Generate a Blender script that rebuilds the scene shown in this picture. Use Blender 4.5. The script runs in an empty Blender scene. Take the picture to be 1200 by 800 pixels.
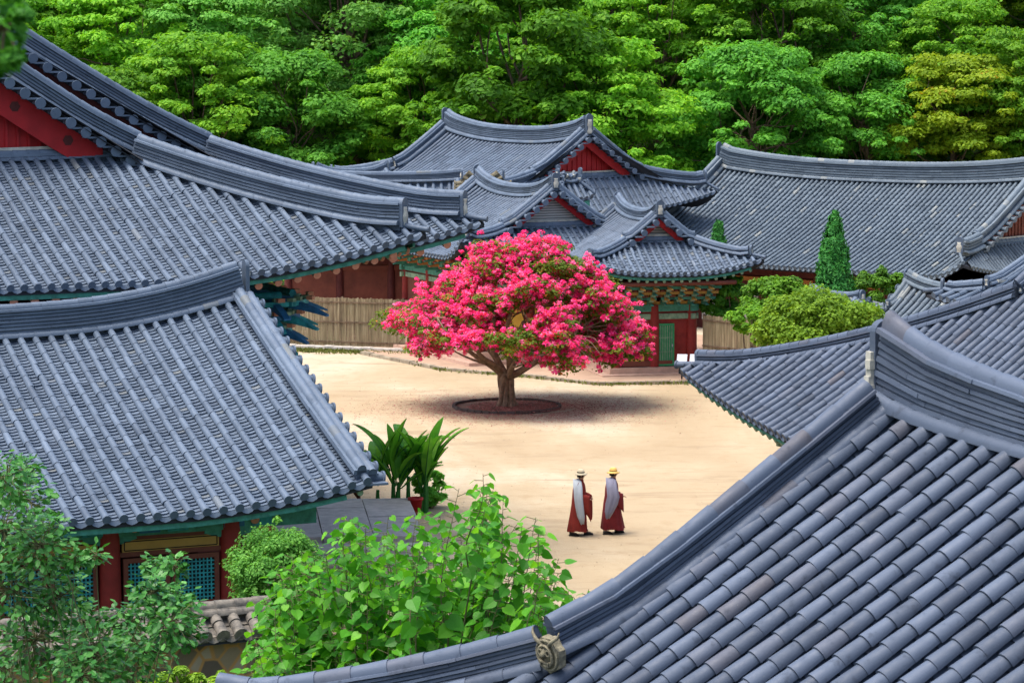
import bpy, bmesh, math, random
import numpy as np
from mathutils import Vector, Matrix
SC = bpy.context.scene
COL = SC.collection
R = math.radians
rng = np.random.default_rng(7)
random.seed(7)

# ------------------------------------------------------------------ camera, world, sun, exposure
FPX, CH, YH = 3400.0, 13.3, 30.0
TH = math.atan((400 - YH) / FPX)
cam = bpy.data.objects.new('camera', bpy.data.cameras.new('camera'))
COL.objects.link(cam); SC.camera = cam
cam.location = (0, 0, CH); cam.rotation_euler = (R(90) - TH, 0, 0)
cam.data.sensor_width = 36; cam.data.lens = FPX / 1200 * 36
cam.data.clip_start = 0.3; cam.data.clip_end = 3000
cam.data.dof.use_dof = True; cam.data.dof.focus_distance = 62; cam.data.dof.aperture_fstop = 11

world = bpy.data.worlds.new('World'); SC.world = world; world.use_nodes = True
wn = world.node_tree.nodes; wl = world.node_tree.links
for n in list(wn): wn.remove(n)
sky = wn.new('ShaderNodeTexSky'); sky.sky_type = 'NISHITA'; sky.sun_disc = False
SUN_EL, SUN_AZ = R(71), R(-105)        # azimuth measured from +Y towards +X
sky.sun_elevation = SUN_EL; sky.sun_rotation = SUN_AZ
sky.air_density = 1.0; sky.dust_density = 4.5; sky.ozone_density = 1.0
bg = wn.new('ShaderNodeBackground'); bg.inputs['Strength'].default_value = 0.15
wo = wn.new('ShaderNodeOutputWorld')
wl.new(sky.outputs[0], bg.inputs[0]); wl.new(bg.outputs[0], wo.inputs[0])
sd = Vector((math.sin(SUN_AZ) * math.cos(SUN_EL), math.cos(SUN_AZ) * math.cos(SUN_EL), math.sin(SUN_EL)))
sun = bpy.data.objects.new('sun', bpy.data.lights.new('sun', 'SUN')); COL.objects.link(sun)
sun.rotation_euler = sd.to_track_quat('Z', 'Y').to_euler(); sun.location = (0, 60, 60)
sun.data.energy = 1.75; sun.data.angle = R(34); sun.data.color = (1.0, 0.96, 0.90)
SC.view_settings.view_transform = 'Standard'; SC.view_settings.look = 'None'
SC.view_settings.gamma = 1; SC.view_settings.use_curve_mapping = False
SC.view_settings.exposure = 1.05
SC.render.engine = 'CYCLES'
SC.cycles.max_bounces = 6; SC.cycles.diffuse_bounces = 3; SC.cycles.glossy_bounces = 2
SC.cycles.transmission_bounces = 3; SC.cycles.transparent_max_bounces = 4

def P(u, v, d):
    """point at photo pixel (u,v) and distance d along the ground axis"""
    up = (400 - v) / FPX
    y = math.cos(TH) + up * math.sin(TH); z = -math.sin(TH) + up * math.cos(TH)
    return Vector(((u - 600) / FPX * d / y, d, CH + z * d / y))
def G(u, v, z=0.0):
    """point on the level z seen at photo pixel (u,v)"""
    up = (400 - v) / FPX
    y = math.cos(TH) + up * math.sin(TH); zz = -math.sin(TH) + up * math.cos(TH)
    k = (z - CH) / zz
    return Vector(((u - 600) / FPX * k, y * k, z))

# ------------------------------------------------------------------ mesh collector
class MB:
    def __init__(s): s.v = []; s.n = 0; s.f = []; s.tone = []; s.mi = []; s.sm = []
    def add(s, verts, faces, tone=0.5, mat=0, smooth=False):
        verts = np.asarray(verts, float).reshape(-1, 3)
        faces = np.asarray(faces, np.int64)
        if faces.size == 0: return
        s.v.append(verts); s.f.append(faces + s.n); s.n += len(verts)
        m = len(faces)
        s.tone.append(np.broadcast_to(np.asarray(tone, float), (m,)).copy())
        s.mi.append(np.full(m, mat)); s.sm.append(np.full(m, smooth))
    def build(s, name, mats, parent=None, loc=None):
        me = bpy.data.meshes.new(name)
        if s.n:
            V = np.concatenate(s.v)
            me.vertices.add(len(V)); me.vertices.foreach_set('co', V.ravel())
            lt = np.concatenate([np.full(len(f), f.shape[1]) for f in s.f])
            lv = np.concatenate([f.ravel() for f in s.f])
            me.loops.add(len(lv)); me.loops.foreach_set('vertex_index', lv)
            me.polygons.add(len(lt))
            me.polygons.foreach_set('loop_start', np.concatenate([[0], np.cumsum(lt)[:-1]]))
            me.polygons.foreach_set('loop_total', lt)
            me.polygons.foreach_set('material_index', np.concatenate(s.mi))
            me.polygons.foreach_set('use_smooth', np.concatenate(s.sm))
            a = me.attributes.new('tone', 'FLOAT', 'FACE'); a.data.foreach_set('value', np.concatenate(s.tone))
            me.update(calc_edges=True)
        for m in (mats if isinstance(mats, (list, tuple)) else [mats]): me.materials.append(m)
        o = bpy.data.objects.new(name, me); COL.objects.link(o)
        if parent is not None: o.parent = parent
        if loc is not None: o.location = loc
        return o
    def box(s, c, h, rot=0.0, tone=0.5, mat=0, ax=None):
        """c centre, h half sizes, rot about z or ax = 3x3 columns"""
        c = np.asarray(c, float); h = np.asarray(h, float)
        k = np.array([[-1,-1,-1],[1,-1,-1],[1,1,-1],[-1,1,-1],[-1,-1,1],[1,-1,1],[1,1,1],[-1,1,1]]) * h
        if ax is None:
            cs, sn = math.cos(rot), math.sin(rot); A = np.array([[cs, -sn, 0], [sn, cs, 0], [0, 0, 1]])
        else: A = np.asarray(ax, float)
        s.add(k @ A.T + c, [[0,3,2,1],[4,5,6,7],[0,1,5,4],[1,2,6,5],[2,3,7,6],[3,0,4,7]], tone, mat)
    def beam(s, a, b, w, h, tone=0.5, mat=0):
        a = np.asarray(a, float); b = np.asarray(b, float); d = b - a; L = np.linalg.norm(d); d /= L
        side = np.cross(d, (0, 0, 1.0)); side /= (np.linalg.norm(side) + 1e-9); up = np.cross(side, d)
        s.box((a + b) / 2, (L / 2, w / 2, h / 2), tone=tone, mat=mat, ax=np.array([d, side, up]).T)
    def tube(s, pts, rad, m=8, tone=0.5, mat=0, cap=True, smooth=True):
        pts = np.asarray(pts, float); n = len(pts); rad = np.broadcast_to(np.asarray(rad, float), (n,))
        T = np.gradient(pts, axis=0); T /= np.linalg.norm(T, axis=1)[:, None] + 1e-9
        ref = np.array([0, 0, 1.0]) if abs(T[0, 2]) < .9 else np.array([1.0, 0, 0])
        A = np.cross(T, ref); A /= np.linalg.norm(A, axis=1)[:, None] + 1e-9; B = np.cross(A, T)
        an = np.arange(m) / m * 2 * math.pi
        V = pts[:, None] + rad[:, None, None] * (np.cos(an)[None, :, None] * A[:, None] + np.sin(an)[None, :, None] * B[:, None])
        i = np.arange(n - 1)[:, None] * m; j = np.arange(m)[None]; k = (j + 1) % m
        F = np.stack([i + j, i + k, i + m + k, i + m + j], -1).reshape(-1, 4)
        s.add(V.reshape(-1, 3), F, tone, mat, smooth)
        if cap:
            s.add(V[0], [list(range(m))], tone, mat); s.add(V[-1], [list(range(m))[::-1]], tone, mat)
    def lathe(s, prof, c=(0, 0, 0), m=20, tone=0.5, mat=0, smooth=True, sx=1.0, sy=1.0):
        prof = np.asarray(prof, float); an = np.arange(m) / m * 2 * math.pi
        V = np.stack([prof[:, 0][:, None] * np.cos(an) * sx, prof[:, 0][:, None] * np.sin(an) * sy, np.repeat(prof[:, 1][:, None], m, 1)], -1) + np.asarray(c, float)
        n = len(prof); i = np.arange(n - 1)[:, None] * m; j = np.arange(m)[None]; k = (j + 1) % m
        s.add(V.reshape(-1, 3), np.stack([i + j, i + k, i + m + k, i + m + j], -1).reshape(-1, 4), tone, mat, smooth)

# ------------------------------------------------------------------ materials
def newmat(name):
    m = bpy.data.materials.new(name); m.use_nodes = True
    nt = m.node_tree; b = nt.nodes['Principled BSDF']
    return m, nt, b
def ramp(nt, src, stops):
    r = nt.nodes.new('ShaderNodeValToRGB'); e = r.color_ramp.elements
    while len(e) > 1: e.remove(e[-1])
    e[0].position = stops[0][0]; e[0].color = (*stops[0][1], 1)
    for p, c in stops[1:]:
        q = e.new(p); q.color = (*c, 1)
    nt.links.new(src, r.inputs[0]); return r.outputs[0]
def noise(nt, scale, detail=3, rough=.55, coord='Object', dist=0.0, stretch=None):
    tc = nt.nodes.new('ShaderNodeTexCoord'); n = nt.nodes.new('ShaderNodeTexNoise')
    n.inputs['Scale'].default_value = scale; n.inputs['Detail'].default_value = detail
    n.inputs['Roughness'].default_value = rough; n.inputs['Distortion'].default_value = dist
    if stretch:
        mp = nt.nodes.new('ShaderNodeMapping'); mp.inputs['Scale'].default_value = stretch
        nt.links.new(tc.outputs[coord], mp.inputs[0]); nt.links.new(mp.outputs[0], n.inputs['Vector'])
    else: nt.links.new(tc.outputs[coord], n.inputs['Vector'])
    return n.outputs['Fac']
def mix(nt, fac, a, b, mode='MIX'):
    m = nt.nodes.new('ShaderNodeMix'); m.data_type = 'RGBA'; m.blend_type = mode
    for sock, val in ((m.inputs[0], fac), (m.inputs[6], a), (m.inputs[7], b)):
        if isinstance(val, (int, float)): sock.default_value = val
        elif isinstance(val, tuple): sock.default_value = (*val, 1)
        else: nt.links.new(val, sock)
    return m.outputs[2]
def attr(nt, name='tone'):
    a = nt.nodes.new('ShaderNodeAttribute'); a.attribute_name = name; return a.outputs['Fac']
def bump(nt, b, h, strength=.3, dist=.02):
    n = nt.nodes.new('ShaderNodeBump'); n.inputs['Strength'].default_value = strength; n.inputs['Distance'].default_value = dist
    nt.links.new(h, n.inputs['Height']); nt.links.new(n.outputs[0], b.inputs['Normal'])
def simple(name, c, rough=.7, var=.25, scale=3.0, c2=None, bmp=.15, spec=.3):
    m, nt, b = newmat(name)
    n = noise(nt, scale, 5, .65)
    lo = tuple(x * (1 - var) for x in c); hi = tuple(min(1, x * (1 + var)) for x in (c2 or c))
    nt.links.new(ramp(nt, n, [(.25, lo), (.75, hi)]), b.inputs['Base Color'])
    b.inputs['Roughness'].default_value = rough; b.inputs['Specular IOR Level'].default_value = spec
    if bmp: bump(nt, b, noise(nt, scale * 6, 4), bmp, .01)
    return m
def tilemat(name, dark, mid, light, odd, oddamt=.93, rough=.42):
    m, nt, b = newmat(name)
    t = attr(nt)
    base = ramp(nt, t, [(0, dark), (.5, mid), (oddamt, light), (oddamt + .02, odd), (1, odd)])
    w = noise(nt, 1.3, 5, .7); st = noise(nt, 9, 4, .6); big = noise(nt, .35, 5, .7, dist=.8)
    base = mix(nt, ramp(nt, big, [(.40, (0, 0, 0)), (.70, (.6, .6, .6))]), base, tuple(x * .72 for x in mid))
    lich = noise(nt, 16, 6, .75)
    base = mix(nt, ramp(nt, lich, [(.66, (0, 0, 0)), (.74, (.5, .5, .5))]), base, (.26, .28, .25))
    c = mix(nt, ramp(nt, w, [(.35, (0, 0, 0)), (.75, (.75, .75, .75))]), base, tuple(x * 1.22 + .012 for x in mid))
    c = mix(nt, ramp(nt, st, [(.60, (0, 0, 0)), (.74, (.55, .55, .55))]), c, tuple(x * .55 for x in dark))
    nt.links.new(c, b.inputs['Base Color'])
    nt.links.new(ramp(nt, st, [(.3, (rough - .08,) * 3), (.7, (rough + .18,) * 3)]), b.inputs['Roughness'])
    b.inputs['Specular IOR Level'].default_value = .38
    bump(nt, b, noise(nt, 45, 3), .25, .006)
    return m
TILE = tilemat('roof_tile_blue_grey', (.042, .062, .094), (.080, .113, .162), (.132, .178, .245), (.15, .165, .165), .965, .58)
TILE_NEAR = tilemat('roof_tile_charcoal_blue', (.034, .047, .074), (.060, .083, .126), (.100, .133, .196), (.085, .080, .092), .92, .58)
TILE_OLD = tilemat('roof_tile_weathered', (.052, .074, .098), (.092, .124, .156), (.145, .185, .220), (.30, .31, .28), .94, .6)
TILE_DARK = simple('old_dark_tile', (.060, .062, .065), .75, .5, 7, c2=(.17, .15, .12), bmp=.3)
TILE_MOSS = simple('old_tan_tile', (.16, .14, .09), .8, .5, 5, bmp=.3)
PLASTER = simple('lime_plaster', (.44, .43, .37), .85, .35, 5, bmp=.3)
DECK = simple('dark_clay_bed', (.030, .034, .042), .9, .3)
RED = simple('red_ochre_paint', (.23, .022, .018), .6, .35, 2.5)
REDB = simple('bright_red_paint', (.36, .012, .016), .55, .25, 2.5)
REDBROWN = simple('brown_red_paint', (.16, .045, .028), .65, .3, 2)
DKRED = simple('dark_red_timber', (.085, .018, .016), .7, .4, 2)
GREEN = simple('temple_green_paint', (.045, .21, .14), .6, .5, 5, c2=(.05, .22, .17))
GREENL = simple('pale_green_paint', (.10, .27, .19), .6, .5, 6, c2=(.22, .30, .20))
TEAL = simple('teal_paint', (.016, .16, .18), .55, .45, 6, c2=(.03, .30, .33))
BLUEP = simple('blue_paint', (.025, .13, .27), .55, .4, 6)
ORANGE = simple('orange_paint', (.42, .17, .05), .6, .35, 8)
PINK = simple('salmon_paint', (.50, .21, .13), .6, .2, 8)
YELLOW = simple('yellow_wall', (.72, .44, .07), .75, .12, 2)
OCHRE = simple('ochre_panel', (.42, .24, .06), .7, .15, 3)
DOORG = simple('green_door_paint', (.03, .26, .10), .55, .2, 4)
WHITE = simple('white_wall', (.55, .54, .50), .8, .12, 1.5)
STONE = simple('granite', (.44, .41, .37), .85, .28, 4, bmp=.4)
STONEP = simple('pinkish_granite', (.50, .33, .25), .85, .22, 3, bmp=.3)
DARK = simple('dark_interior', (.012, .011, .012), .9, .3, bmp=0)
METAL = simple('painted_metal', (.45, .47, .52), .5, .1, bmp=0)
BARK = simple('brown_bark', (.10, .062, .040), .9, .5, 7, c2=(.17, .12, .08), bmp=.8)
BARKM = simple('smooth_mottled_bark', (.155, .085, .055), .75, .5, 6, c2=(.25, .17, .11), bmp=.7)
TWIG = simple('grey_twig', (.13, .13, .06), .9, .4, 7)
def panel_mat():
    # horizontal courses of grey tile set in white plaster
    m, nt, b = newmat('tile_and_plaster_courses')
    tc = nt.nodes.new('ShaderNodeTexCoord'); w = nt.nodes.new('ShaderNodeTexWave'); w.bands_direction = 'Z'
    w.inputs['Scale'].default_value = 3.2; w.inputs['Distortion'].default_value = .6; w.inputs['Detail Scale'].default_value = 2
    nt.links.new(tc.outputs['Object'], w.inputs['Vector'])
    nt.links.new(ramp(nt, w.outputs['Fac'], [(.25, (.17, .17, .165)), (.5, (.50, .49, .46))]), b.inputs['Base Color'])
    b.inputs['Roughness'].default_value = .85; return m
COURSES = panel_mat()
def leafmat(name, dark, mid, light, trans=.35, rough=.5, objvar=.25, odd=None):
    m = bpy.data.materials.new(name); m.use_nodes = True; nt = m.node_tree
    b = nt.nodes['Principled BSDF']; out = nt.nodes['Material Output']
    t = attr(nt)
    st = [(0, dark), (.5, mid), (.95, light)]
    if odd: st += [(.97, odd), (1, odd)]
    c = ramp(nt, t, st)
    oi = nt.nodes.new('ShaderNodeObjectInfo')
    hs = nt.nodes.new('ShaderNodeHueSaturation'); nt.links.new(c, hs.inputs['Color'])
    mr = nt.nodes.new('ShaderNodeMapRange'); nt.links.new(oi.outputs['Random'], mr.inputs[0])
    mr.inputs[3].default_value = 1 - objvar; mr.inputs[4].default_value = 1 + objvar
    nt.links.new(mr.outputs[0], hs.inputs['Value'])
    c = hs.outputs[0]
    nt.links.new(c, b.inputs['Base Color']); b.inputs['Roughness'].default_value = rough
    b.inputs['Specular IOR Level'].default_value = .22
    tr = nt.nodes.new('ShaderNodeBsdfTranslucent')
    tcol = mix(nt, 1.0, c, (1.5, 1.35, .7), 'MULTIPLY')
    nt.links.new(tcol, tr.inputs[0])
    mx = nt.nodes.new('ShaderNodeMixShader'); mx.inputs[0].default_value = trans
    nt.links.new(b.outputs[0], mx.inputs[1]); nt.links.new(tr.outputs[0], mx.inputs[2]); nt.links.new(mx.outputs[0], out.inputs[0])
    return m
LF_MAPLE = leafmat('leaf_fresh_green', (.050, .165, .010), (.125, .345, .018), (.250, .500, .035), .42, .6)
LF_DEEP = leafmat('leaf_deep_green', (.032, .145, .018), (.078, .285, .028), (.155, .430, .045), .4, .6)
LF_GREY = leafmat('leaf_soft_green', (.048, .170, .026), (.118, .325, .048), (.215, .460, .085), .4, .65)
LF_YELL = leafmat('leaf_yellow_green', (.140, .260, .010), (.280, .440, .018), (.430, .560, .035), .42, .6, odd=(.55, .40, .04))
LF_PINE = leafmat('leaf_conifer', (.016, .100, .020), (.035, .190, .030), (.075, .290, .045), .2, .6)
LF_SHRUB = leafmat('leaf_round_shrub', (.050, .150, .012), (.115, .280, .018), (.200, .400, .030), .35, .6)
LF_LIME = leafmat('leaf_lime_shrub', (.090, .190, .012), (.180, .325, .022), (.290, .450, .040), .35, .6)
LF_BIG = leafmat('leaf_broad_fresh', (.026, .150, .014), (.070, .290, .020), (.170, .480, .030), .4, .42, 0)
LF_BANANA = leafmat('leaf_banana', (.045, .200, .018), (.105, .360, .028), (.200, .500, .045), .4, .4, 0)
LF_CAM = leafmat('leaf_glossy_camellia', (.022, .105, .022), (.052, .210, .036), (.140, .380, .085), .25, .30, 0)
LF_MYRT = leafmat('leaf_myrtle', (.045, .085, .008), (.095, .175, .012), (.190, .230, .022), .35, .6, 0, odd=(.45, .16, .03))
BLOSSOM = leafmat('crape_myrtle_blossom', (.66, .012, .150), (.90, .055, .330), (.97, .26, .54), .35, .6, 0, odd=(.90, .04, .06))
GRASS = leafmat('grass_blade', (.07, .09, .02), (.12, .15, .03), (.20, .22, .06), .2, .6, 0)

def ground_mat():
    m, nt, b = newmat('packed_sand')
    n1 = noise(nt, .10, 6, .6, dist=.6, stretch=(1, .45, 1)); n2 = noise(nt, 1.6, 6, .7); n3 = noise(nt, 25, 3, .7)
    c = ramp(nt, n1, [(.32, (.335, .250, .150)), (.50, (.415, .330, .215)), (.66, (.53, .46, .35))])
    c = mix(nt, ramp(nt, n2, [(.52, (0, 0, 0)), (.72, (.55, .55, .55))]), c, (.32, .225, .125))
    n4 = noise(nt, .5, 7, .75, dist=1.2, stretch=(.35, 1.6, 1))
    c = mix(nt, ramp(nt, n4, [(.53, (0, 0, 0)), (.66, (.6, .6, .6))]), c, (.27, .20, .125))
    c = mix(nt, ramp(nt, n3, [(.60, (0, 0, 0)), (.72, (.5, .5, .5))]), c, (.28, .20, .12))
    nt.links.new(c, b.inputs['Base Color']); b.inputs['Roughness'].default_value = .95
    b.inputs['Specular IOR Level'].default_value = .1
    bump(nt, b, mix(nt, .35, n2, n3), .9, .05); return m
SAND = ground_mat()
SANDP = simple('pinkish_packed_earth', (.40, .27, .19), .95, .2, .8, bmp=.3)
KERB = simple('weathered_kerb_stone', (.24, .19, .14), .95, .35, 3, c2=(.30, .26, .19), bmp=.5)
SOIL = simple('bare_brown_soil', (.20, .125, .085), .95, .35, 3, bmp=.5)
HILL = simple('forest_floor', (.045, .085, .020), .95, .6, .8, bmp=.5)
SLOPE = simple('dark_earth_and_moss', (.05, .075, .02), .95, .5, 1.0, bmp=.5)  # dark green-brown earth and moss colour, mottled at random
def bamboo_mat():
    m, nt, b = newmat('split_bamboo_screen')
    n = noise(nt, 9, 3, .7, stretch=(1, 1, .06)); n2 = noise(nt, 1.2, 4)
    c = ramp(nt, n, [(.32, (.12, .085, .05)), (.5, (.25, .19, .11)), (.68, (.40, .33, .21))])
    c = mix(nt, ramp(nt, n2, [(.4, (0, 0, 0)), (.7, (.5, .5, .5))]), c, (.16, .15, .07))
    nt.links.new(c, b.inputs['Base Color']); b.inputs['Roughness'].default_value = .8; return m
BAMBOO = bamboo_mat()
def rubble_mat():
    m, nt, b = newmat('ochre_fieldstone')
    tc = nt.nodes.new('ShaderNodeTexCoord'); v = nt.nodes.new('ShaderNodeTexVoronoi'); v.inputs['Scale'].default_value = 3.2
    nt.links.new(tc.outputs['Object'], v.inputs['Vector'])
    v2 = nt.nodes.new('ShaderNodeTexVoronoi'); v2.feature = 'DISTANCE_TO_EDGE'; v2.inputs['Scale'].default_value = 3.2
    nt.links.new(tc.outputs['Object'], v2.inputs['Vector'])
    c = ramp(nt, v.outputs['Color'], [(.2, (.10, .075, .05)), (.5, (.22, .16, .09)), (.8, (.30, .24, .16))])
    c = mix(nt, ramp(nt, v2.outputs['Distance'], [(.03, (1, 1, 1)), (.10, (0, 0, 0))]), c, (.36, .19, .06))
    nt.links.new(c, b.inputs['Base Color']); b.inputs['Roughness'].default_value = .95
    bump(nt, b, v2.outputs['Distance'], .8, .06); return m
RUBBLE = rubble_mat()

def tag(o, label=None, cat=None, group=None, kind=None):
    if label: o['label'] = label
    if cat: o['category'] = cat
    if group: o['group'] = group
    if kind: o['kind'] = kind
    return o
def empty(name, loc, rz=0.0):
    o = bpy.data.objects.new(name, None); COL.objects.link(o); o.empty_display_size = .3
    o.location = loc; o.rotation_euler = (0, 0, rz); return o

# ------------------------------------------------------------------ terrain
def front_z(y): return 0.0 if y > 58 else min(6.0, (58 - y) * .115)
def hill_z(x, y):
    t = max(0.0, y - 143.0)
    return -.3 + t * .40 + 1.2 * math.sin(x * .09) * min(1, t / 20)
def grid(name, x0, x1, y0, y1, nx, ny, fz, m, kind='structure'):
    X = np.linspace(x0, x1, nx); Y = np.linspace(y0, y1, ny)
    V = np.array([(x, y, fz(x, y)) for y in Y for x in X])
    F = [[j * nx + i, j * nx + i + 1, (j + 1) * nx + i + 1, (j + 1) * nx + i] for j in range(ny - 1) for i in range(nx - 1)]
    b = MB(); b.add(V, F, smooth=True); return tag(b.build(name, m), kind=kind)
grid('ground', -600, 600, 58, 900, 2, 2, lambda x, y: 0.0, SAND)
grid('slope', -90, 90, -40, 58, 3, 50, lambda x, y: front_z(y), SLOPE)
grid('hillside', -160, 160, 143, 330, 60, 60, hill_z, HILL)

# ------------------------------------------------------------------ tiled roofs
class Roof:
    def __init__(s, a, ex, W, zr, ze, em, cl=.7, sag=.5, Q=5., K=.28, hr=.6, sp=.36):
        s.a, s.ex, s.W, s.zr, s.ze, s.em, s.cl, s.sag, s.Q, s.K, s.hr, s.sp = a, ex, W, zr, ze, max(em, 1e-3), cl, sag, Q, K, hr, sp
        s.Lx = a + ex; s.wg = W - s.em; s.gable = em < .05
    def prof(s, t): return t * (1 + s.K) - s.K * t * t
    def zmain(s, x, r):       # r = distance in from the main eave
        ax = np.abs(x); t = 1 - r / s.W
        q = s.Lx - ax if s.gable else np.where(s.W - r <= s.wg, (s.Lx - ax) * s.em / s.ex, (s.Lx - ax) * s.em / s.ex)
        z = s.zr - (s.zr - s.ze) * s.prof(t) + s.cl * np.maximum(0, 1 - np.maximum(q, 0) / s.Q) ** 2
        ay = s.W - r
        return z + s.sag * np.minimum(1, ax / s.a) ** 2.5 * np.maximum(0, 1 - ay / s.wg) * (ax <= s.a + .5)
    def zside(s, y, r):       # r = distance in from the side eave
        rr = np.minimum(r, s.ex); over = np.maximum(0, r - s.ex) * .30
        t = 1 - (rr * s.em / s.ex) / s.W
        q = s.W - np.abs(y)
        return s.zr - (s.zr - s.ze) * s.prof(t) + s.cl * np.maximum(0, 1 - q / s.Q) ** 2 + over
    def main(s, sg):
        return lambda u, r: np.stack(np.broadcast_arrays(u, sg * (s.W - r), s.zmain(u, r)), -1)
    def side(s, sg):
        return lambda u, r: np.stack(np.broadcast_arrays(sg * (s.Lx - r), u, s.zside(u, r)), -1)

def frames(S, u, r, e=.02):
    """positions and frame on surface S at arrays u, r"""
    p = S(u, r); T = S(u, r + e) - S(u, r - e); U = S(u + e, r) - S(u - e, r)
    T /= np.linalg.norm(T, axis=-1, keepdims=True); U /= np.linalg.norm(U, axis=-1, keepdims=True)
    N = np.cross(U, T); N /= np.linalg.norm(N, axis=-1, keepdims=True)
    N = np.where(N[..., 2:3] < 0, -N, N)
    return p, T, U, N

def tiles(mb, S, u0, u1, rtop, sp, R_=.085, seg=.34, m=6, pan=.14, tvar=.2, step=1.03):
    """cover-tile rows with stepped pan tiles between them. rtop(u) = length of the row up the slope"""
    n = max(2, int(round((u1 - u0) / sp))); us = np.linspace(u0, u1, n + 1)
    an = np.linspace(0, math.pi, m + 1)
    ca, sa = np.cos(an), np.sin(an)
    for k, u in enumerate(us):
        L = float(rtop(u))
        if L < .15: continue
        # cover tiles
        ns = max(1, int(round(L / seg))); r0 = np.linspace(-.03, L, ns + 1)[:-1]; r1 = r0 + L / ns * (1.0)
        for rr, rad, tag_ in ((0, 0, 0),):
            pa, Ta, Ua, Na = frames(S, np.full(ns, u), r0); pb, Tb, Ub, Nb = frames(S, np.full(ns, u), r1)
            jit = rng.normal(0, .006, ns)[:, None]
            ra, rb = R_ * step, R_ * .95
            pa = pa + Ua * jit; pb = pb + Ub * jit
            off = .035
            VA = pa[:, None] + Ua[:, None] * (ca * ra)[None, :, None] + Na[:, None] * (sa * ra * 1.05 + off)[None, :, None]
            VB = pb[:, None] + Ub[:, None] * (ca * rb)[None, :, None] + Nb[:, None] * (sa * rb + off)[None, :, None]
            VI = pa[:, None] + Ua[:, None] * (ca * rb * .8)[None, :, None] + Na[:, None] * (sa * rb * .8 + off)[None, :, None]
            V = np.concatenate([VA, VB], 1); M = m + 1
            base = np.arange(ns)[:, None] * 2 * M; j = np.arange(m)[None]
            F = np.stack([base + j, base + j + 1, base + M + j + 1, base + M + j], -1).reshape(-1, 4)
            tn = np.clip(rng.normal(.5, tvar, ns), 0, .93); tn = np.where(rng.random(ns) > (.95 if tvar < .25 else .94), rng.uniform(.9, 1.0, ns), tn)
            mb.add(V.reshape(-1, 3), F, np.repeat(tn, m), 0, True)
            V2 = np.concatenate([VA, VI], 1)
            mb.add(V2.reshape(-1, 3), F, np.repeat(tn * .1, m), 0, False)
        # round end disc
        p, T, U, N = frames(S, np.array([u]), np.array([-.035])); p, T, U, N = p[0], T[0], U[0], N[0]
        an2 = np.arange(10) / 10 * 2 * math.pi; rr = R_ * 1.22
        disc = p + U * (np.cos(an2) * rr)[:, None] + N * (np.sin(an2) * rr + .04)[:, None] - T * .012
        disc2 = disc + T * .05
        mb.add(disc, [list(range(10))], .35)
        mb.add(np.concatenate([disc, disc2]), [[i, (i + 1) % 10, 10 + (i + 1) % 10, 10 + i] for i in range(10)], .5, 0, True)
        # pan tiles to the next row
        if k < n:
            un = us[k + 1]; Lp = max(0, float(rtop((u + un) / 2)))
            if Lp < .1: continue
            w = un - u; q = 4; fr = np.linspace(0, 1, q + 1); uu = u + fr * w
            sagp = -(1 - (2 * fr - 1) ** 2) * .045
            npn = max(1, int(round(Lp / pan)))
            r0 = np.linspace(0, Lp, npn + 1)[:-1]; dr = Lp / npn
            A_, B_ = np.meshgrid(uu, r0, indexing='xy')
            pa, Ta, Ua, Na = frames(S, A_, B_); pb = S(A_, B_ + dr)
            lift = .034 + rng.normal(0, .005, (npn, 1, 1))
            VA = pa + Na * (sagp[None, :, None] + lift); VB = pb + Na * (sagp[None, :, None] + .006)
            VC = pa + Na * (sagp[None, :, None] + .004)
            M = q + 1; base = np.arange(npn)[:, None] * 2 * M; j = np.arange(q)[None]
            F = np.stack([base + j, base + j + 1, base + M + j + 1, base + M + j], -1).reshape(-1, 4)
            tn = np.clip(rng.normal(.55, .22, npn), 0, .93); tn = np.where(rng.random(npn) > .96, 1.0, tn)
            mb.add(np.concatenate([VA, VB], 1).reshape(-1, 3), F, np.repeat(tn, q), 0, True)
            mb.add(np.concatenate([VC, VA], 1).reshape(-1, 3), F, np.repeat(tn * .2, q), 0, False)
            # drooping lip at the eave
            p, T, U, N = frames(S, uu, np.full(q + 1, -.01))
            top = p + N * (sagp + .03)[:, None]
            bot = top - np.array([0, 0, 1.]) * (.03 + .05 * np.sin(fr * math.pi))[:, None] - T * .03
            mb.add(np.concatenate([top, bot]), [[i, i + 1, q + 2 + i, q + 1 + i] for i in range(q)], .6)

def deck(mb, S, u0, u1, rtop, off=-.05, thick=.16, nu=24, mat=1, rmin=.0):
    """bed under the tiles, closed at the eave"""
    us = np.linspace(u0, u1, nu); nr = 9
    fr = np.linspace(0, 1, nr)
    L = np.array([max(.05, float(rtop(u))) for u in us])
    A = np.repeat(us[:, None], nr, 1); B = rmin + .02 + fr[None] * (L[:, None] - .02)
    p = S(A, B); up = p + (0, 0, off); dn = p + (0, 0, off - thick)
    def F(o): return [[o + i * nr + j, o + (i + 1) * nr + j, o + (i + 1) * nr + j + 1, o + i * nr + j + 1] for i in range(nu - 1) for j in range(nr - 1)]
    mb.add(np.concatenate([up.reshape(-1, 3), dn.reshape(-1, 3)]), F(0) + F(nu * nr) + [[i * nr, (i + 1) * nr, nu * nr + (i + 1) * nr, nu * nr + i * nr] for i in range(nu - 1)], .5, mat)

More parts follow.
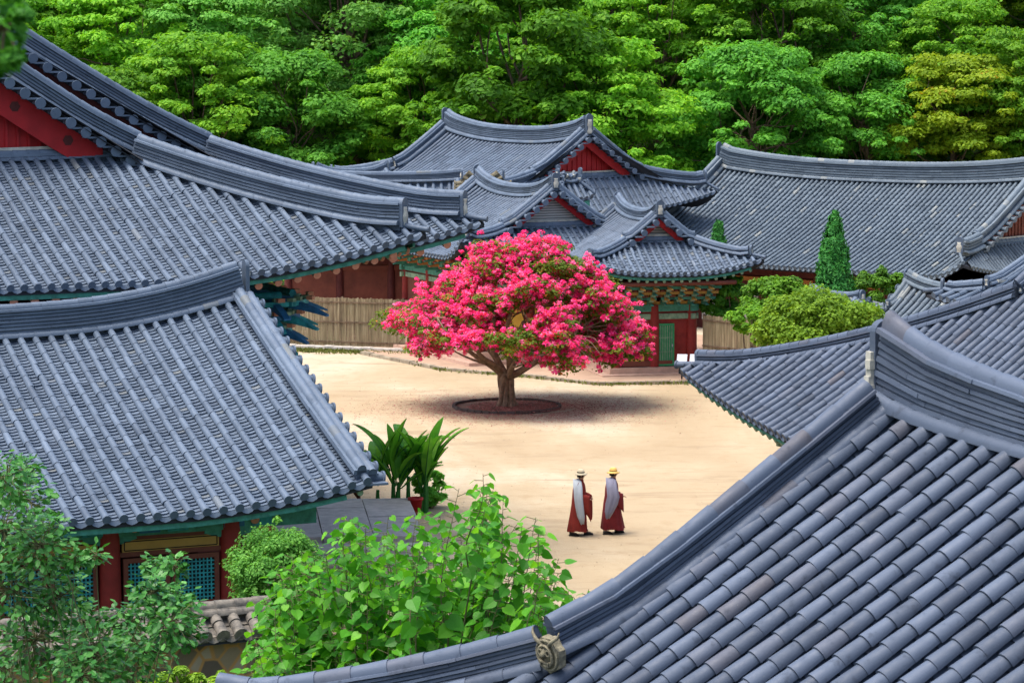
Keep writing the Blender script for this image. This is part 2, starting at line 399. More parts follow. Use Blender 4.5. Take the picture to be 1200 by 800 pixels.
def ridge(path, h=.5, w=.26, courses=6, rt=.10, seg=.33, base=True, grow=0.0):
    """stacked-tile ridge along a path (n,3): returns MB, the course ends jitter"""
    mb = MB(); path = np.asarray(path, float)
    d = np.linalg.norm(np.diff(path, axis=0), axis=1); s = np.concatenate([[0], np.cumsum(d)]); L = s[-1]
    def at(t): return np.stack([np.interp(t, s, path[:, k]) for k in range(3)], -1)
    def fr(t):
        p = at(t); T = at(np.minimum(t + .05, L)) - at(np.maximum(t - .05, 0)); T /= np.linalg.norm(T, axis=-1, keepdims=True)
        S_ = np.cross(T, (0, 0, 1.)); S_ /= np.linalg.norm(S_, axis=-1, keepdims=True)
        U = np.cross(S_, T) * (1 + grow * np.abs(2 * t / L - 1) ** 3)[:, None]; return p, T, S_, U
    hc = (h - rt * .9) / courses
    def layer(z0, z1, w0, w1, sg, tone0, gap=.0):
        n = max(1, int(round(L / sg))); e = np.linspace(0, L, n + 1) ; sh = rng.uniform(-.3, .3) * sg
        e[1:-1] += sh
        ta, tb = e[:-1] + gap, e[1:] - gap
        pa, _, Sa, Ua = fr(ta); pb, _, Sb, Ub = fr(tb)
        jw = rng.normal(0, .003, n)[:, None]
        def ring(p, S_, U): return np.stack([p - S_ * (w0 + jw) + U * z0, p - S_ * (w1 + jw) + U * z1, p + S_ * (w1 + jw) + U * z1, p + S_ * (w0 + jw) + U * z0], 1)
        A, B = ring(pa, Sa, Ua), ring(pb, Sb, Ub)
        V = np.concatenate([A, B], 1).reshape(-1, 3)
        F = []
        for i in range(n):
            o = i * 8
            F += [[o, o + 4, o + 5, o + 1], [o + 1, o + 5, o + 6, o + 2], [o + 2, o + 6, o + 7, o + 3], [o, o + 1, o + 2, o + 3], [o + 4, o + 7, o + 6, o + 5]]
        tn = np.clip(rng.normal(tone0, .17, n), 0, .93)
        mb.add(V, F, np.repeat(tn, 5))
    # dark core
    core = MB
    layer(-.12, h - rt, w * .36, w * .36, .6, .0)
    z = 0.0
    for c in range(courses):
        ww = w * (.50 if c < courses - 1 else .62)
        layer(z + hc * .34, z + hc, ww - (c % 2) * .012, ww - (c % 2) * .012 - .006, .62, .38 if c < courses - 1 else .9, .0)
        z += hc
    # cover tiles on top, and a base row either side
    def half(zc, rad, xo, tone0, m=7, a0=-.15, a1=math.pi + .15):
        n = max(1, int(round(L / seg))); e = np.linspace(0, L, n + 1)
        pa, _, Sa, Ua = fr(e[:-1]); pb, _, Sb, Ub = fr(e[1:])
        an = np.linspace(a0, a1, m + 1); ca, sa = np.cos(an), np.sin(an)
        A = pa[:, None] + Sa[:, None] * (xo + ca * rad * 1.05)[None, :, None] + Ua[:, None] * (zc + sa * rad * 1.05)[None, :, None]
        B = pb[:, None] + Sb[:, None] * (xo + ca * rad * .93)[None, :, None] + Ub[:, None] * (zc + sa * rad * .93)[None, :, None]
        I = pa[:, None] + Sa[:, None] * (xo + ca * rad * .75)[None, :, None] + Ua[:, None] * (zc + sa * rad * .75)[None, :, None]
        J = pb[:, None] + Sb[:, None] * (xo + ca * rad * .75)[None, :, None] + Ub[:, None] * (zc + sa * rad * .75)[None, :, None]
        M = m + 1; b0 = np.arange(n)[:, None] * 2 * M; j = np.arange(m)[None]
        F = np.stack([b0 + j, b0 + M + j, b0 + M + j + 1, b0 + j + 1], -1).reshape(-1, 4)
        tn = np.clip(rng.normal(tone0, .17, n), 0, .93); tn = np.where(rng.random(n) > .95, 1.0, tn)
        mb.add(np.concatenate([A, B], 1).reshape(-1, 3), F, np.repeat(tn, m), 0, True)
        mb.add(np.concatenate([A, I], 1).reshape(-1, 3), F, np.repeat(tn * .4, m))
        mb.add(np.concatenate([B, J], 1).reshape(-1, 3), F, np.repeat(tn * .4, m))
        mb.add(A[0], [list(range(M))], .4); mb.add(B[-1], [list(range(M))[::-1]], .4)
    half(h - rt * .75, rt, 0, .78)
    if base:
        half(.03, rt * .85, w * .58, .55); half(.03, rt * .85, -w * .58, .55)
    return mb

def end_tile(parent, p, direction, h, w, white=True, scale=1.0, mat=None):
    """upright ornamental end tile closing a ridge, with a curl of plaster"""
    d = np.array([direction[0], direction[1], 0.0]); d /= np.linalg.norm(d); s = np.array([-d[1], d[0], 0])
    b = MB(); p = np.array(p, float)
    up = np.array([0, 0, 1.])
    n = 14; an = np.linspace(-.15, math.pi + .15, n)
    rr = w * .46 * scale
    prof = np.stack([np.cos(an) * rr, h - rr * .55 + np.sin(an) * rr], 1)
    prof = np.concatenate([prof, [[-rr * .9, -.04], [rr * .9, -.04]]])
    f = p + s * prof[:, :1] + up * prof[:, 1:] + d * .05
    k = p + s * prof[:, :1] + up * prof[:, 1:] - d * .03
    m = len(prof)
    b.add(np.concatenate([f, k]), [[i, (i + 1) % m, m + (i + 1) % m, m + i] for i in range(m)], .5)
    b.add(f, [list(range(m))], .3); b.add(k, [list(range(m))[::-1]], .3)
    o = b.build('end_tile', mat or TILE, parent)
    if white:
        b = MB(); zz = np.linspace(.0, h - rr * .9, 7)
        ww = rr * (.75 + .12 * np.sin(zz * 23 + p[0])); dd = .07 + .02 * np.sin(zz * 17 + p[1])
        ring = []
        for z_, w_, e_ in zip(zz, ww, dd):
            q = p + up * z_ 
            ring.append([q - s * w_ + d * .03, q - s * w_ * .6 + d * e_, q + s * w_ * .6 + d * e_, q + s * w_ + d * .03])
        V = np.array(ring).reshape(-1, 3)
        b.add(V, [[i * 4 + j, i * 4 + j + 1, i * 4 + j + 5, i * 4 + j + 4] for i in range(6) for j in range(3)] + [[24, 25, 26, 27]], .5, 0, True)
        b.build('plaster', PLASTER, o)
    return o

def roof_building(name, label, cat, pos, phi, roof, tmat=None, pan=.14, seg=.34, m=6, R_=.085,
                  mains=(-1, 1), sides=(1, -1), xlim=None, gmat=None, gstyle='red', verges=(1, -1),
                  ridge_h=None, hipw=.26, white=True, zbase=0.0, root=None, group=None, main_detail=None, ridge_on=True, courses=6, rt=.10, endmat=None, foot=.25, bscale=1.0, vk=.62, tvar=.2, step=1.03, rcourses=None, hk=.72, grow=.12, deck_t=.10, ends=True, footridge=True, hend=.42):
    tmat = tmat or TILE
    if root is None:
        root = empty(name, (pos[0], pos[1], zbase), phi - math.pi / 2)
        tag(root, label, cat, group)
    dz = -zbase; r = roof
    if zbase: r.zr -= zbase; r.ze -= zbase
    off = (0, 0, 0)
    if root.get('origin_x') is not None: pass
    mb = MB()
    a, Lx, W, ex, em, wg = r.a, r.Lx, r.W, r.ex, r.em, r.wg
    x0, x1 = (-Lx, Lx) if xlim is None else xlim
    if r.gable:
        rt_main = lambda u: W - .02
    else:
        rt_main = lambda u: W - .02 if abs(u) <= a + .01 else max(0.0, em * (Lx - abs(u)) / ex)
    def rt_side(u): return ex + min(.62, 1.3 * (wg - abs(u))) if abs(u) <= wg else max(0.0, ex * (W - abs(u)) / em)
    for sg in mains:
        fine = main_detail is None or sg in main_detail
        tiles(mb, r.main(sg), x0 + .12, x1 - .12, rt_main, r.sp, R_, seg if fine else 1.2, m if fine else 4, pan if fine else .8, tvar, step)
    if not r.gable:
        for sg in sides:
            tiles(mb, r.side(sg), -W + .12, W - .12, rt_side, r.sp, R_, seg, m, pan)
    for sg in (-1, 1):
        deck(mb, r.main(sg), x0, x1, rt_main, thick=deck_t)
        if not r.gable and (xlim is None or sg > 0): deck(mb, r.side(sg), -W, W, rt_side, thick=deck_t)
    ro = mb.build('roof', [tmat, DECK], root)
    hr = ridge_h or r.hr
    # main ridge
    if ridge_on:
        X = np.linspace(x0 if xlim else -a, a if not r.gable else a, 30)
        X = np.clip(X, -a, a)
        pth = np.stack([X, X * 0, r.zmain(X, np.full_like(X, W)) - .02], 1)
        rb = ridge(pth, hr + .05, hipw * 1.15, rcourses or courses + 2, rt, grow=grow)
        ob = rb.build('ridge', tmat, ro)
        for sg in (1, -1):
            if xlim and sg < 0: continue
            end_tile(ro, (sg * (a + (.02 if ends else -.02)), 0, pth[-1 if sg > 0 else 0][2]), (sg, 0), hr * (1 + grow) - (0 if ends else .03), hipw * (1.2 if ends else 1.3), white, mat=endmat or (None if ends else tmat))
    # verges and their outward tile ends
    for sg in verges:
        xv = sg * (a - .16)
        vend = wg if not r.gable else W - .12
        for sy in (-1, 1):
            yy = np.linspace(.10, vend + (.0 if not r.gable else -.05), 16)
            z = r.zmain(np.full_like(yy, xv), W - yy)
            up = np.zeros_like(yy) + .04; k = len(yy)
            up[-4:] += np.array([.02, .05, .09, .14]) * (0 if r.gable else 1)
            pth = np.stack([np.full_like(yy, xv), sy * yy, z + up], 1)
            ridge(pth, hr * vk if not r.gable else .22, hipw, max(2, courses - 2) if not r.gable else 1, rt, base=not r.gable).build('verge', tmat, ro)
            if r.gable:
                # second tube outside the first
                p2 = pth.copy(); p2[:, 0] += sg * .22; p2[:, 2] -= .03
                ridge(p2, .16, hipw * .8, 1, rt, base=False).build('verge', tmat, ro)
            if not r.gable and ends: end_tile(ro, pth[-1], (0, sy), hr * vk, hipw, white, .8, mat=endmat)
            # tile ends
            b = MB(); n = max(3, int(vend / .36))
            for i in range(n):
                y = (i + .5) / n * vend; t = W - y
                zc = float(r.zmain(np.array([xv]), np.array([t]))[0]) - .03
                sl = (float(r.zmain(np.array([xv]), np.array([t - .1]))[0]) - float(r.zmain(np.array([xv]), np.array([t + .1]))[0])) / .2
                xa, xb = sg * (a - .1), sg * (a + .30)
                b.tube([(xa, sy * y, zc), (xb, sy * y, zc - .05)], R_ * 1.3, 8, rng.uniform(.4, .8))
                b.tube([(xb, sy * y, zc - .05), (xb + sg * .04, sy * y, zc - .055)], R_ * 1.85, 12, rng.uniform(.5, .93))
                yb = y + .18; zb = float(r.zmain(np.array([xv]), np.array([W - min(yb, vend)]))[0]) - .09
                b.box((sg * (a + .08), sy * yb, zb), (.24, .14, .022), tone=rng.uniform(.3, .7))
            b.build('verge_tiles', tmat, ro)
            # bargeboard
            if gstyle != 'none':
                b = MB(); yy2 = np.linspace(0.0, vend - foot * 1.2 if not r.gable else vend * .98, 14)
                z2 = r.zmain(np.full_like(yy2, xv), W - yy2) - .13
                hb = (.40 if gstyle == 'red' else .26) * bscale if not r.gable else .3
                zf = float(r.zside(np.array([0.]), np.array([ex + .3]))[0]) + .05 if not r.gable else -99
                lo = np.maximum(z2 - hb, zf)
                for i in range(13):
                    if z2[i + 1] <= zf: break
                    q = np.array([[sg * (a - .14), sy * yy2[i], z2[i]], [sg * (a - .14), sy * yy2[i + 1], z2[i + 1]], [sg * (a - .14), sy * yy2[i + 1], lo[i + 1]], [sg * (a - .14), sy * yy2[i], lo[i]]])
                    q2 = q - (sg * .07, 0, 0)
                    b.add(np.concatenate([q, q2]), [[0, 1, 2, 3], [7, 6, 5, 4], [3, 2, 6, 7], [0, 4, 5, 1]])
                bb = b.build('bargeboard', gmat or REDB, ro)
                if bscale > 1.5 and sy > 0:
                    b = MB()
                    for i in (4, 7, 10):
                        zc_ = (z2[i] * .55 + lo[i] * .45); an_ = np.arange(6) / 6 * 2 * math.pi
                        f_ = np.stack([np.full(6, sg * (a - .125)), yy2[i] + .13 * np.cos(an_), zc_ + .13 * np.sin(an_)], 1)
                        b.add(np.concatenate([f_, f_ - (sg * .02, 0, 0)]), [[q, (q + 1) % 6, 6 + (q + 1) % 6, 6 + q] for q in range(6)]); b.add(f_, [list(range(6))])
                    b.build('iron_plate', DKRED, bb)
        if gstyle != 'none' and not r.gable:
            # gable wall: boards or courses
            b = MB(); xg = sg * (a - .5); nb = int(2 * wg / .28)
            yb = np.linspace(-wg + .25, wg - .25, nb + 1)
            zlow = float(r.zside(np.array([0.]), np.array([ex + .45]))[0])
            zt = lambda y: max(zlow + .02, float(r.zmain(np.array([xg]), np.array([W - abs(y)]))[0]) - .2)
            for i in range(nb):
                ya, yc = yb[i], yb[i + 1]; g = .012 if gstyle == 'red' else 0
                if min(zt(ya), zt(yc)) < zlow + .03: continue
                V = [(xg, ya + g, zlow), (xg, yc - g, zlow), (xg, yc - g, zt(yc)), (xg, ya + g, zt(ya))]
                V += [(x - sg * .05, y, z) for x, y, z in V]
                b.add(V, [[0, 1, 2, 3], [7, 6, 5, 4], [0, 3, 7, 4], [1, 5, 6, 2]])
                if gstyle == 'red':
                    b.box((xg + sg * .02, yc, (zlow + zt(yc)) / 2), (.025, .03, max(.02, (zt(yc) - zlow) / 2)))
            b.box((xg - sg * .1, 0, zlow + .1), (.03, max(.1, wg - 1.0), .12))
            b.build('gable_wall', (gmat or REDB) if gstyle == 'red' else COURSES, ro)
            # small ridge at the gable foot with a plaster line
            zz = zlow - .10
            pth = np.array([(sg * (a - .32), y, zz + .02 + .10 * (abs(y) / wg) ** 3) for y in np.linspace(-wg + foot, wg - foot, 12)])
            if not footridge: continue
            ridge(pth, .24, .2, 2, rt * .8).build('gable_ridge', tmat, ro)
            b = MB()
            for i in range(11):
                b.beam(pth[i] + (sg * -.05, 0, .28), pth[i + 1] + (sg * -.05, 0, .28), .10, .09)
            b.build('plaster_strip', PLASTER, ro)
    # hip ridges
    if not r.gable:
        for sx in sides:
            for sy in (-1, 1):
                t = np.linspace(0, 1, 18)
                x = a + (ex - hend) * t; y = wg + (em - hend) * t
                z = r.zside(y, Lx - x) + .02
                lift = .10 * np.maximum(0, (t - .8) / .2) ** 2
                pth = np.stack([sx * x, sy * y, z + lift], 1)
                ridge(pth, hr * hk, hipw, max(2, courses - 1), rt).build('hip_ridge', tmat, ro)
                dv = pth[-1] - pth[-2]
                if ends: end_tile(ro, pth[-1] + dv / np.linalg.norm(dv) * .03, dv, hr * .66, hipw, white, mat=endmat)
                # corner tiles running out to the tip beyond the ridge end
                b = MB(); e = pth[-1]; tip = np.array([sx * (Lx + .02), sy * (W + .02), float(r.ze + r.cl) + .07])
                b.tube([e + (0, 0, .0), tip], [R_ * .9, R_ * .9], 8)
                b.tube([tip, tip + (sx * .03, sy * .03, 0)], R_ * 1.15, 10, .3)
                b.build('corner_tile', tmat, ro)
    return root, ro

def rafters(root, r, which, n_in=1.6, mat=(GREEN, PINK), sp=.42, rad=.075, fascia=GREEN, drop=.34):
    """round rafters and the fascia below the eaves; which = list of ('m'|'s', sign, u0, u1)"""
    b = MB(); f = MB()
    for k, sg, u0, u1 in which:
        S = r.main(sg) if k == 'm' else r.side(sg)
        n = max(2, int((u1 - u0) / sp)); us = np.linspace(u0, u1, n)
        for u in us:
            lim = n_in if r.gable else (min(n_in, (r.Lx - abs(u)) * r.em / r.ex * .9) if k == 'm' else min(n_in, (r.W - abs(u)) * r.ex / r.em * .9))
            if lim < .35: continue
            a_ = S(np.array([u]), np.array([.16]))[0] - (0, 0, drop); c = S(np.array([u]), np.array([lim]))[0] - (0, 0, drop + .08)
            b.tube([a_, c], rad, 8, mat=0, cap=False)
            d = (a_ - c) / np.linalg.norm(a_ - c)
            b.tube([a_ - d * .02, a_ + d * .05], rad * 1.04, 10, mat=1)
        m_ = .5; uu = np.linspace(max(u0, -(r.Lx if k == 'm' else r.W) + m_), min(u1, (r.Lx if k == 'm' else r.W) - m_), 16)
        for rr, hh, dd, dep in ((.10, .11, .23, .06), (.34, .07, .24, .05)):
            p = S(uu, np.full(16, rr)) - (0, 0, dd)
            for i in range(15): f.beam(p[i], p[i + 1], dep, hh)
    b.build('rafters', list(mat), root); f.build('fascia', fascia, root)

# ------------------------------------------------------------------ walls, columns, brackets
def body(root, hx, hy, z0, z1, y0=0.0, wall=RED, colm=RED, beamm=GREEN, nx=3, ny=3, rc=.17, plinth=.3, wallz=None, beamz=.24, beam2=GREENL):
    b = MB(); t = .06
    zt = z1 if wallz is None else wallz
    for sx in (-1, 1): b.box((sx * (hx - t), y0, (z0 + plinth + zt) / 2), (t, hy - .1, (zt - z0 - plinth) / 2))
    for sy in (-1, 1): b.box((0, y0 + sy * (hy - t), (z0 + plinth + zt) / 2), (hx - .1, t, (zt - z0 - plinth) / 2))
    b.build('wall', wall, root)
    b = MB(); b.box((0, y0, z0 + plinth / 2), (hx + .35, hy + .35, plinth / 2)); b.box((0, y0, z0 + plinth * .2), (hx + .75, hy + .75, plinth * .2))
    b.build('plinth', STONEP, root)
    cm = MB(); cm.lathe([(rc * 1.0, 0), (rc * 1.06, .6), (rc * 1.0, 1.6), (rc * .88, z1 - z0 - plinth)], m=14)
    me = None
    pts = [(sx * hx, y0 + hy * (2 * j / ny - 1)) for sx in (-1, 1) for j in range(ny + 1)] + [(hx * (2 * i / nx - 1), y0 + sy * hy) for sy in (-1, 1) for i in range(1, nx)]
    for p in pts:
        if me is None: o = cm.build('column', colm, root); me = o.data
        else: o = bpy.data.objects.new('column', me); COL.objects.link(o); o.parent = root
        o.location = (p[0], p[1], z0 + plinth)
    for k, (zz, hh, m_) in enumerate(((z1 - beamz / 2, beamz / 2, beamm), (z1 - beamz * 1.75, beamz * .4, beam2))):
        b = MB(); e = .16 - .05 * k
        for sx in (-1, 1): b.box((sx * (hx + .0), y0, zz), (e / 2 + .03, hy + .25, hh))
        for sy in (-1, 1): b.box((0, y0 + sy * hy, zz + .003), (hx + .25, e / 2 + .033, hh))
        b.build('beam', m_, root)

def bracket_mesh(tiers=3, reach=.45, rise=.24, w=.11, tongue=.5, mats=None, beak=.25):
    """one bracket set: stacked arms reaching out along +x, cross arms along y, block on each"""
    b = MB()
    for k in range(tiers):
        L = .25 + reach * (k + 1) / tiers * 1.6; z = k * rise
        n = 8; t = np.linspace(0, 1, n)
        x = -.15 + t * (L + .15 + tongue); hh = .085 * (1 - t ** 2.2 * .85)
        zc = z + .07 - .32 * beak * t ** 2.2; hh = hh * (1 + beak * .5)
        top = np.stack([x, 0 * x, zc + hh], 1); bot = np.stack([x, 0 * x, zc - hh], 1)
        V = np.concatenate([top - (0, w / 2, 0), top + (0, w / 2, 0), bot + (0, w / 2, 0), bot - (0, w / 2, 0)])
        F = []
        for i in range(n - 1):
            for q in range(4): F.append([q * n + i, q * n + i + 1, ((q + 1) % 4) * n + i + 1, ((q + 1) % 4) * n + i])
        F.append([0, n, 2 * n, 3 * n]); F.append([n - 1, 4 * n - 1, 3 * n - 1, 2 * n - 1])
        b.add(V, F, mat=k % 2)
        # cross arms
        for xx in ([0.02] + [L * .75] * (k > 0)):
            b.box((xx, 0, z + .03), (.05, .30 + .06 * k, .055), mat=(k + 1) % 2)
            for yy in (-.26 - .05 * k, 0, .26 + .05 * k): b.box((xx, yy, z + .125), (.075, .065, .04), mat=2)
        b.box((L, 0, z + .15), (.07, .085, .045), mat=3)
    return b
def brackets(root, places, mesh_b, mats):
    me = None
    for (x, y, z, rz) in places:
        if me is None: o = mesh_b.build('bracket', mats, root); me = o.data
        else: o = bpy.data.objects.new('bracket', me); COL.objects.link(o); o.parent = root
        o.location = (x, y, z); o.rotation_euler = (0, 0, rz)
def purlins(root, hx, hy, z, outs, y0=0, mat=GREEN, ext=1.0):
    b = MB()
    for o_, dz in outs:
        for sx in (-1, 1): b.tube([(sx * (hx + o_), y0 - hy - o_ * ext, z + dz), (sx * (hx + o_), y0 + hy + o_ * ext, z + dz)], .09, 8)
        for sy in (-1, 1): b.tube([(-hx - o_ * ext, y0 + sy * (hy + o_), z + dz), (hx + o_ * ext, y0 + sy * (hy + o_), z + dz)], .09, 8)
    b.build('purlin', mat, root)
def lattice_panel(root, name, c, w, h, axis, frame_m, bar_m, back_m, nv=7, nh=9, out=.05, fw=.06):
    """a lattice door or window: frame, bars and backing. axis 'x' = faces +-x (spans y), 'y' = faces +-y"""
    sgn = 1 if out > 0 else -1
    fr, br = MB(), MB()
    def bx(m_, du, dz, hu, hz, o, th):
        if axis == 'x': m_.box((c[0] + o, c[1] + du, c[2] + dz), (th, hu, hz))
        else: m_.box((c[0] + du, c[1] + o, c[2] + dz), (hu, th, hz))
    for s_ in (-1, 1):
        bx(fr, s_ * (w / 2 - fw / 2), 0, fw / 2, h / 2, out, .035)
        bx(fr, 0, s_ * (h / 2 - fw / 2), w / 2 - fw, fw / 2, out, .035)
    f = fr.build(name, frame_m, root)
    for i in range(1, nv): bx(br, -w / 2 + i * w / nv, 0, .012, h / 2 - fw, out + .004 * sgn, .014)
    for i in range(1, nh): bx(br, 0, -h / 2 + i * h / nh, w / 2 - fw, .012, out + .006 * sgn, .01)
    br.build('lattice', bar_m, f)
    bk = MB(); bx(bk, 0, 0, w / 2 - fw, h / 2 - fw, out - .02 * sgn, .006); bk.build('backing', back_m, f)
    return f
def panel(root, name, c, hy_, hz, axis, m, t=.02):
    b = MB(); b.box(c, (t, hy_, hz) if axis == 'x' else (hy_, t, hz)); return b.build(name, m, root)

# --- lower left gabled hall (C)
rC = Roof(8, .01, 7.3, 7.0, 4.42, 0, cl=.4, sag=.3, Q=4, K=.1, hr=.62, sp=.315)
rtC, _ = roof_building('gabled_hall', 'gabled hall at lower left with red round columns and teal lattice windows', 'temple hall',
    (-12.9, 57.22), R(114.1), rC, pan=.115, seg=.42, m=8, R_=.07, sides=(), main_detail=(-1,), gstyle='plain', gmat=REDBROWN, hipw=.26, verges=(1,), white=True, rt=.095)
rafters(rtC, rC, [('m', -1, -7.8, 7.8)], mat=(GREEN, GREENL), fascia=GREEN, drop=.24, rad=.06, n_in=1.25)
def hall_C():
    h, yf, z0, zt = 0, -(7.3 - 1.25), 1.4, 4.14
    xs = [5.6, 3.25, .9, -1.45, -3.8]
    me = None
    for x in xs:
        for y in (yf, yf + 9):
            b = MB(); b.lathe([(.20, 0), (.22, 1.0), (.19, zt - z0)], m=18)
            if me is None: o = b.build('column', RED, rtC); me = o.data
            else: o = bpy.data.objects.new('column', me); COL.objects.link(o); o.parent = rtC
            o.location = (x, y, z0)
    # lintels
    b = MB(); b.box((0, yf, zt - .10), (7.3, .10, .15)); b.build('beam', GREEN, rtC)
    b = MB(); b.box((6.5, yf + .7, zt - .16), (1.0, .07, .22)); b.build('end_beam', RED, rtC)
    b = MB()
    for i, x in enumerate(np.arange(-7, 7.2, .55)): b.box((x, yf - .115, zt - .10), (.20, .012, .105), mat=i % 3)
    for x in xs: b.tube([(x + .45, yf - .13, zt - .09), (x + .45, yf - .16, zt - .09)], .085, 12, mat=3)
    b.build('painted_panel', [TEAL, GREEN, BLUEP, PINK], rtC)
    # bays
    for i in range(4):
        xc = (xs[i] + xs[i + 1]) / 2
        fr = MB()
        fr.box((xc, yf + .02, zt - .30), (1.05, .05, .035)); o = fr.build('red_rail', REDBROWN, rtC)
        b = MB(); b.box((xc, yf - .02, zt - .44), (.94, .03, .11)); o = b.build('ochre_board', OCHRE, rtC)
        b = MB()
        for s_ in (-1, 1): b.box((xc, yf - .056, zt - .44 + s_ * .085), (.90, .008, .008)); b.box((xc + s_ * .90, yf - .056, zt - .44), (.008, .008, .08))
        b.build('border_line', DARK, o)
        b = MB(); b.box((xc, yf + .01, zt - .60), (1.05, .05, .045)); b.build('window_head', REDBROWN, rtC)
        b = MB(); b.box((xc, yf + .01, zt - 1.72), (1.05, .06, .06)); b.build('window_sill', REDBROWN, rtC)
        for s_ in (-1, 1):
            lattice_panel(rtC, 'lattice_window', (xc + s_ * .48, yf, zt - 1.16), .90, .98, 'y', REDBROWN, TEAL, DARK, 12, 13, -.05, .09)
        b = MB(); b.box((xc, yf + .03, (z0 + zt - 1.78) / 2), (1.05, .04, (zt - 1.78 - z0) / 2)); b.build('lower_wall', RED, rtC)
    b = MB()
    b.box((-.6, yf + 4.5, (z0 + zt) / 2 + .1), (5.7, 4.1, (zt - z0) / 2)); b.build('inner_wall', DKRED, rtC)
    b = MB(); b.box((-.2, yf + 4.4, z0 / 2), (6.3, 5.2, z0 / 2)); b.build('plinth', STONE, rtC)
    b = MB()   # carved ends beside the columns
    for x in xs:
        for s_ in (-1, 1):
            b = MB(); b.beam((x + s_ * .18, yf - .02, zt - .33), (x + s_ * .50, yf - .02, zt - .24), .07, .14); b.build('carved_corbel', GREEN, rtC)
    b = MB()   # gable end wall below the verge
    n = 14; ys = np.linspace(-5.9, 5.9, n + 1)
    for i in range(n):
        ym = (ys[i] + ys[i + 1]) / 2; zt2 = float(rC.zmain(np.array([7.5]), np.array([7.3 - abs(ym)]))[0]) - .3
        b.box((7.2, ym, (zt + zt2) / 2), (.04, (ys[i + 1] - ys[i]) / 2 - .01, max(.02, (zt2 - zt) / 2)))
    b.build('gable_wall', RED, rtC)
hall_C()

# --- upper left hall: front wing and main body share one building (A, B)
rA = Roof(4.55, 5.94, 10.7, 13.43, 7.75, 4.92, cl=.9, sag=.5, Q=6.5, K=.2, hr=.85, sp=.30)
rtA, _ = roof_building('great_hall', 'great hall at upper left with red gable and teal carved eave brackets', 'temple hall',
    (-16.11, 70.24), R(25.6), rA, pan=.13, seg=.5, m=7, R_=.07, sides=(1,), mains=(-1, 1), xlim=(-5, 4.55 + 5.94), main_detail=(), gmat=REDB, bscale=1.9, hipw=.34, verges=(1,), courses=8, rt=.11)
rB = Roof(4.2, 6.01, 12.64, 13.88, 7.53, 5.14, cl=.9, sag=.5, Q=6.5, K=.2, hr=.85, sp=.30)
def shifted(fn, root, dx, dy, rz):
    """build with fn at the root's origin, then move what it made inside the root"""
    before = set(root.children); fn()
    for o in set(bpy.data.objects) - _seen:
        if o.parent is root:
            M = Matrix.Translation((dx, dy, 0)) @ Matrix.Rotation(rz, 4, 'Z')
            o.matrix_local = M @ o.matrix_local
_c, _n = math.cos(R(25.6)), math.sin(R(25.6)); _dx, _dy = -16.53 + 16.11, 75.89 - 70.24
_seen = set(bpy.data.objects)
shifted(lambda: (roof_building(None, None, None, None, 0, rB, pan=.13, seg=.5, m=7, R_=.07, sides=(1,), main_detail=(), gmat=DKRED, hipw=.34, verges=(1,), courses=8, rt=.11, root=rtA),
                 rafters(rtA, rB, [('s', 1, 10.2, 12.4)], mat=(GREEN, PINK), sp=.45, rad=.10)),
        rtA, _dx * _n - _dy * _c, _dx * _c + _dy * _n, R(.6))
rafters(rtA, rA, [('s', 1, -10.4, 10.4), ('m', 1, 2, 10.2)], mat=(GREEN, PINK), sp=.45, rad=.085, n_in=2.6)
HXA, HYA = 4.55 + 5.94 - 2.9, 10.7 - 2.9
body(rtA, HXA, HYA, 0, 5.9, nx=4, ny=5, rc=.28, plinth=.9, wall=DKRED, beamz=.4, beam2=TEAL)
bmA = bracket_mesh(4, .62, .33, .16, .42, beak=1.0)
MATB = [TEAL, BLUEP, GREENL, PINK]
brackets(rtA, [(HXA, y, 5.95, 0) for y in np.linspace(-HYA, HYA, 17)] + [(x, HYA, 5.95, R(90)) for x in np.linspace(-2, HXA - .1, 12)] + [(HXA, HYA, 5.95, R(45))], bmA, MATB)
purlins(rtA, HXA, HYA, 7.1, [(.7, .05)], mat=TEAL, ext=.3)

# --- centre back hall (D)
rD = Roof(5.89, 1.25, 6.14, 8.03, 5.26, 3.27, cl=.7, sag=.5, Q=5, hr=.70, sp=.30)
rtD, _ = roof_building('back_hall', 'tall back hall with red boarded gable, in front of the forest at centre', 'temple hall',
    (.12, 132.34), R(33.5), rD, pan=.3, seg=.5, m=5, R_=.07, main_detail=(-1,), hipw=.34, gmat=REDB, courses=6, rt=.12)
body(rtD, 5.2, 4.4, 0, 4.9, wall=DKRED)
# --- middle hall (E)
rE = Roof(3.7, 1.35, 4.7, 6.43, 4.32, 2.4, cl=.7, sag=.5, Q=3, hr=.46, sp=.30)
rtE, _ = roof_building('middle_hall', 'middle hall with white coursed gable in red bargeboards, directly behind the blossom tree', 'temple hall',
    (.13, 118.0), R(25.3), rE, pan=.25, seg=.45, m=5, R_=.07, main_detail=(-1,), hipw=.30, gstyle='white', courses=4, rt=.11)
body(rtE, 3.6, 3.3, 0, 3.5, wall=REDBROWN, colm=RED, nx=3, ny=3, plinth=.55)
for y in (-2.2, 0, 2.2): panel(rtE, 'yellow_panel', (3.6 + .02, y, 1.45), .85, .75, 'x', YELLOW, .03)
bmE = bracket_mesh(3, .45, .22, .11, .25)
brackets(rtE, [(3.6, y, 3.55, 0) for y in np.linspace(-3.3, 3.3, 9)] + [(x, -3.3, 3.55, R(-90)) for x in np.linspace(-3.2, 3.2, 7)], bmE, [GREEN, ORANGE, GREENL, RED])
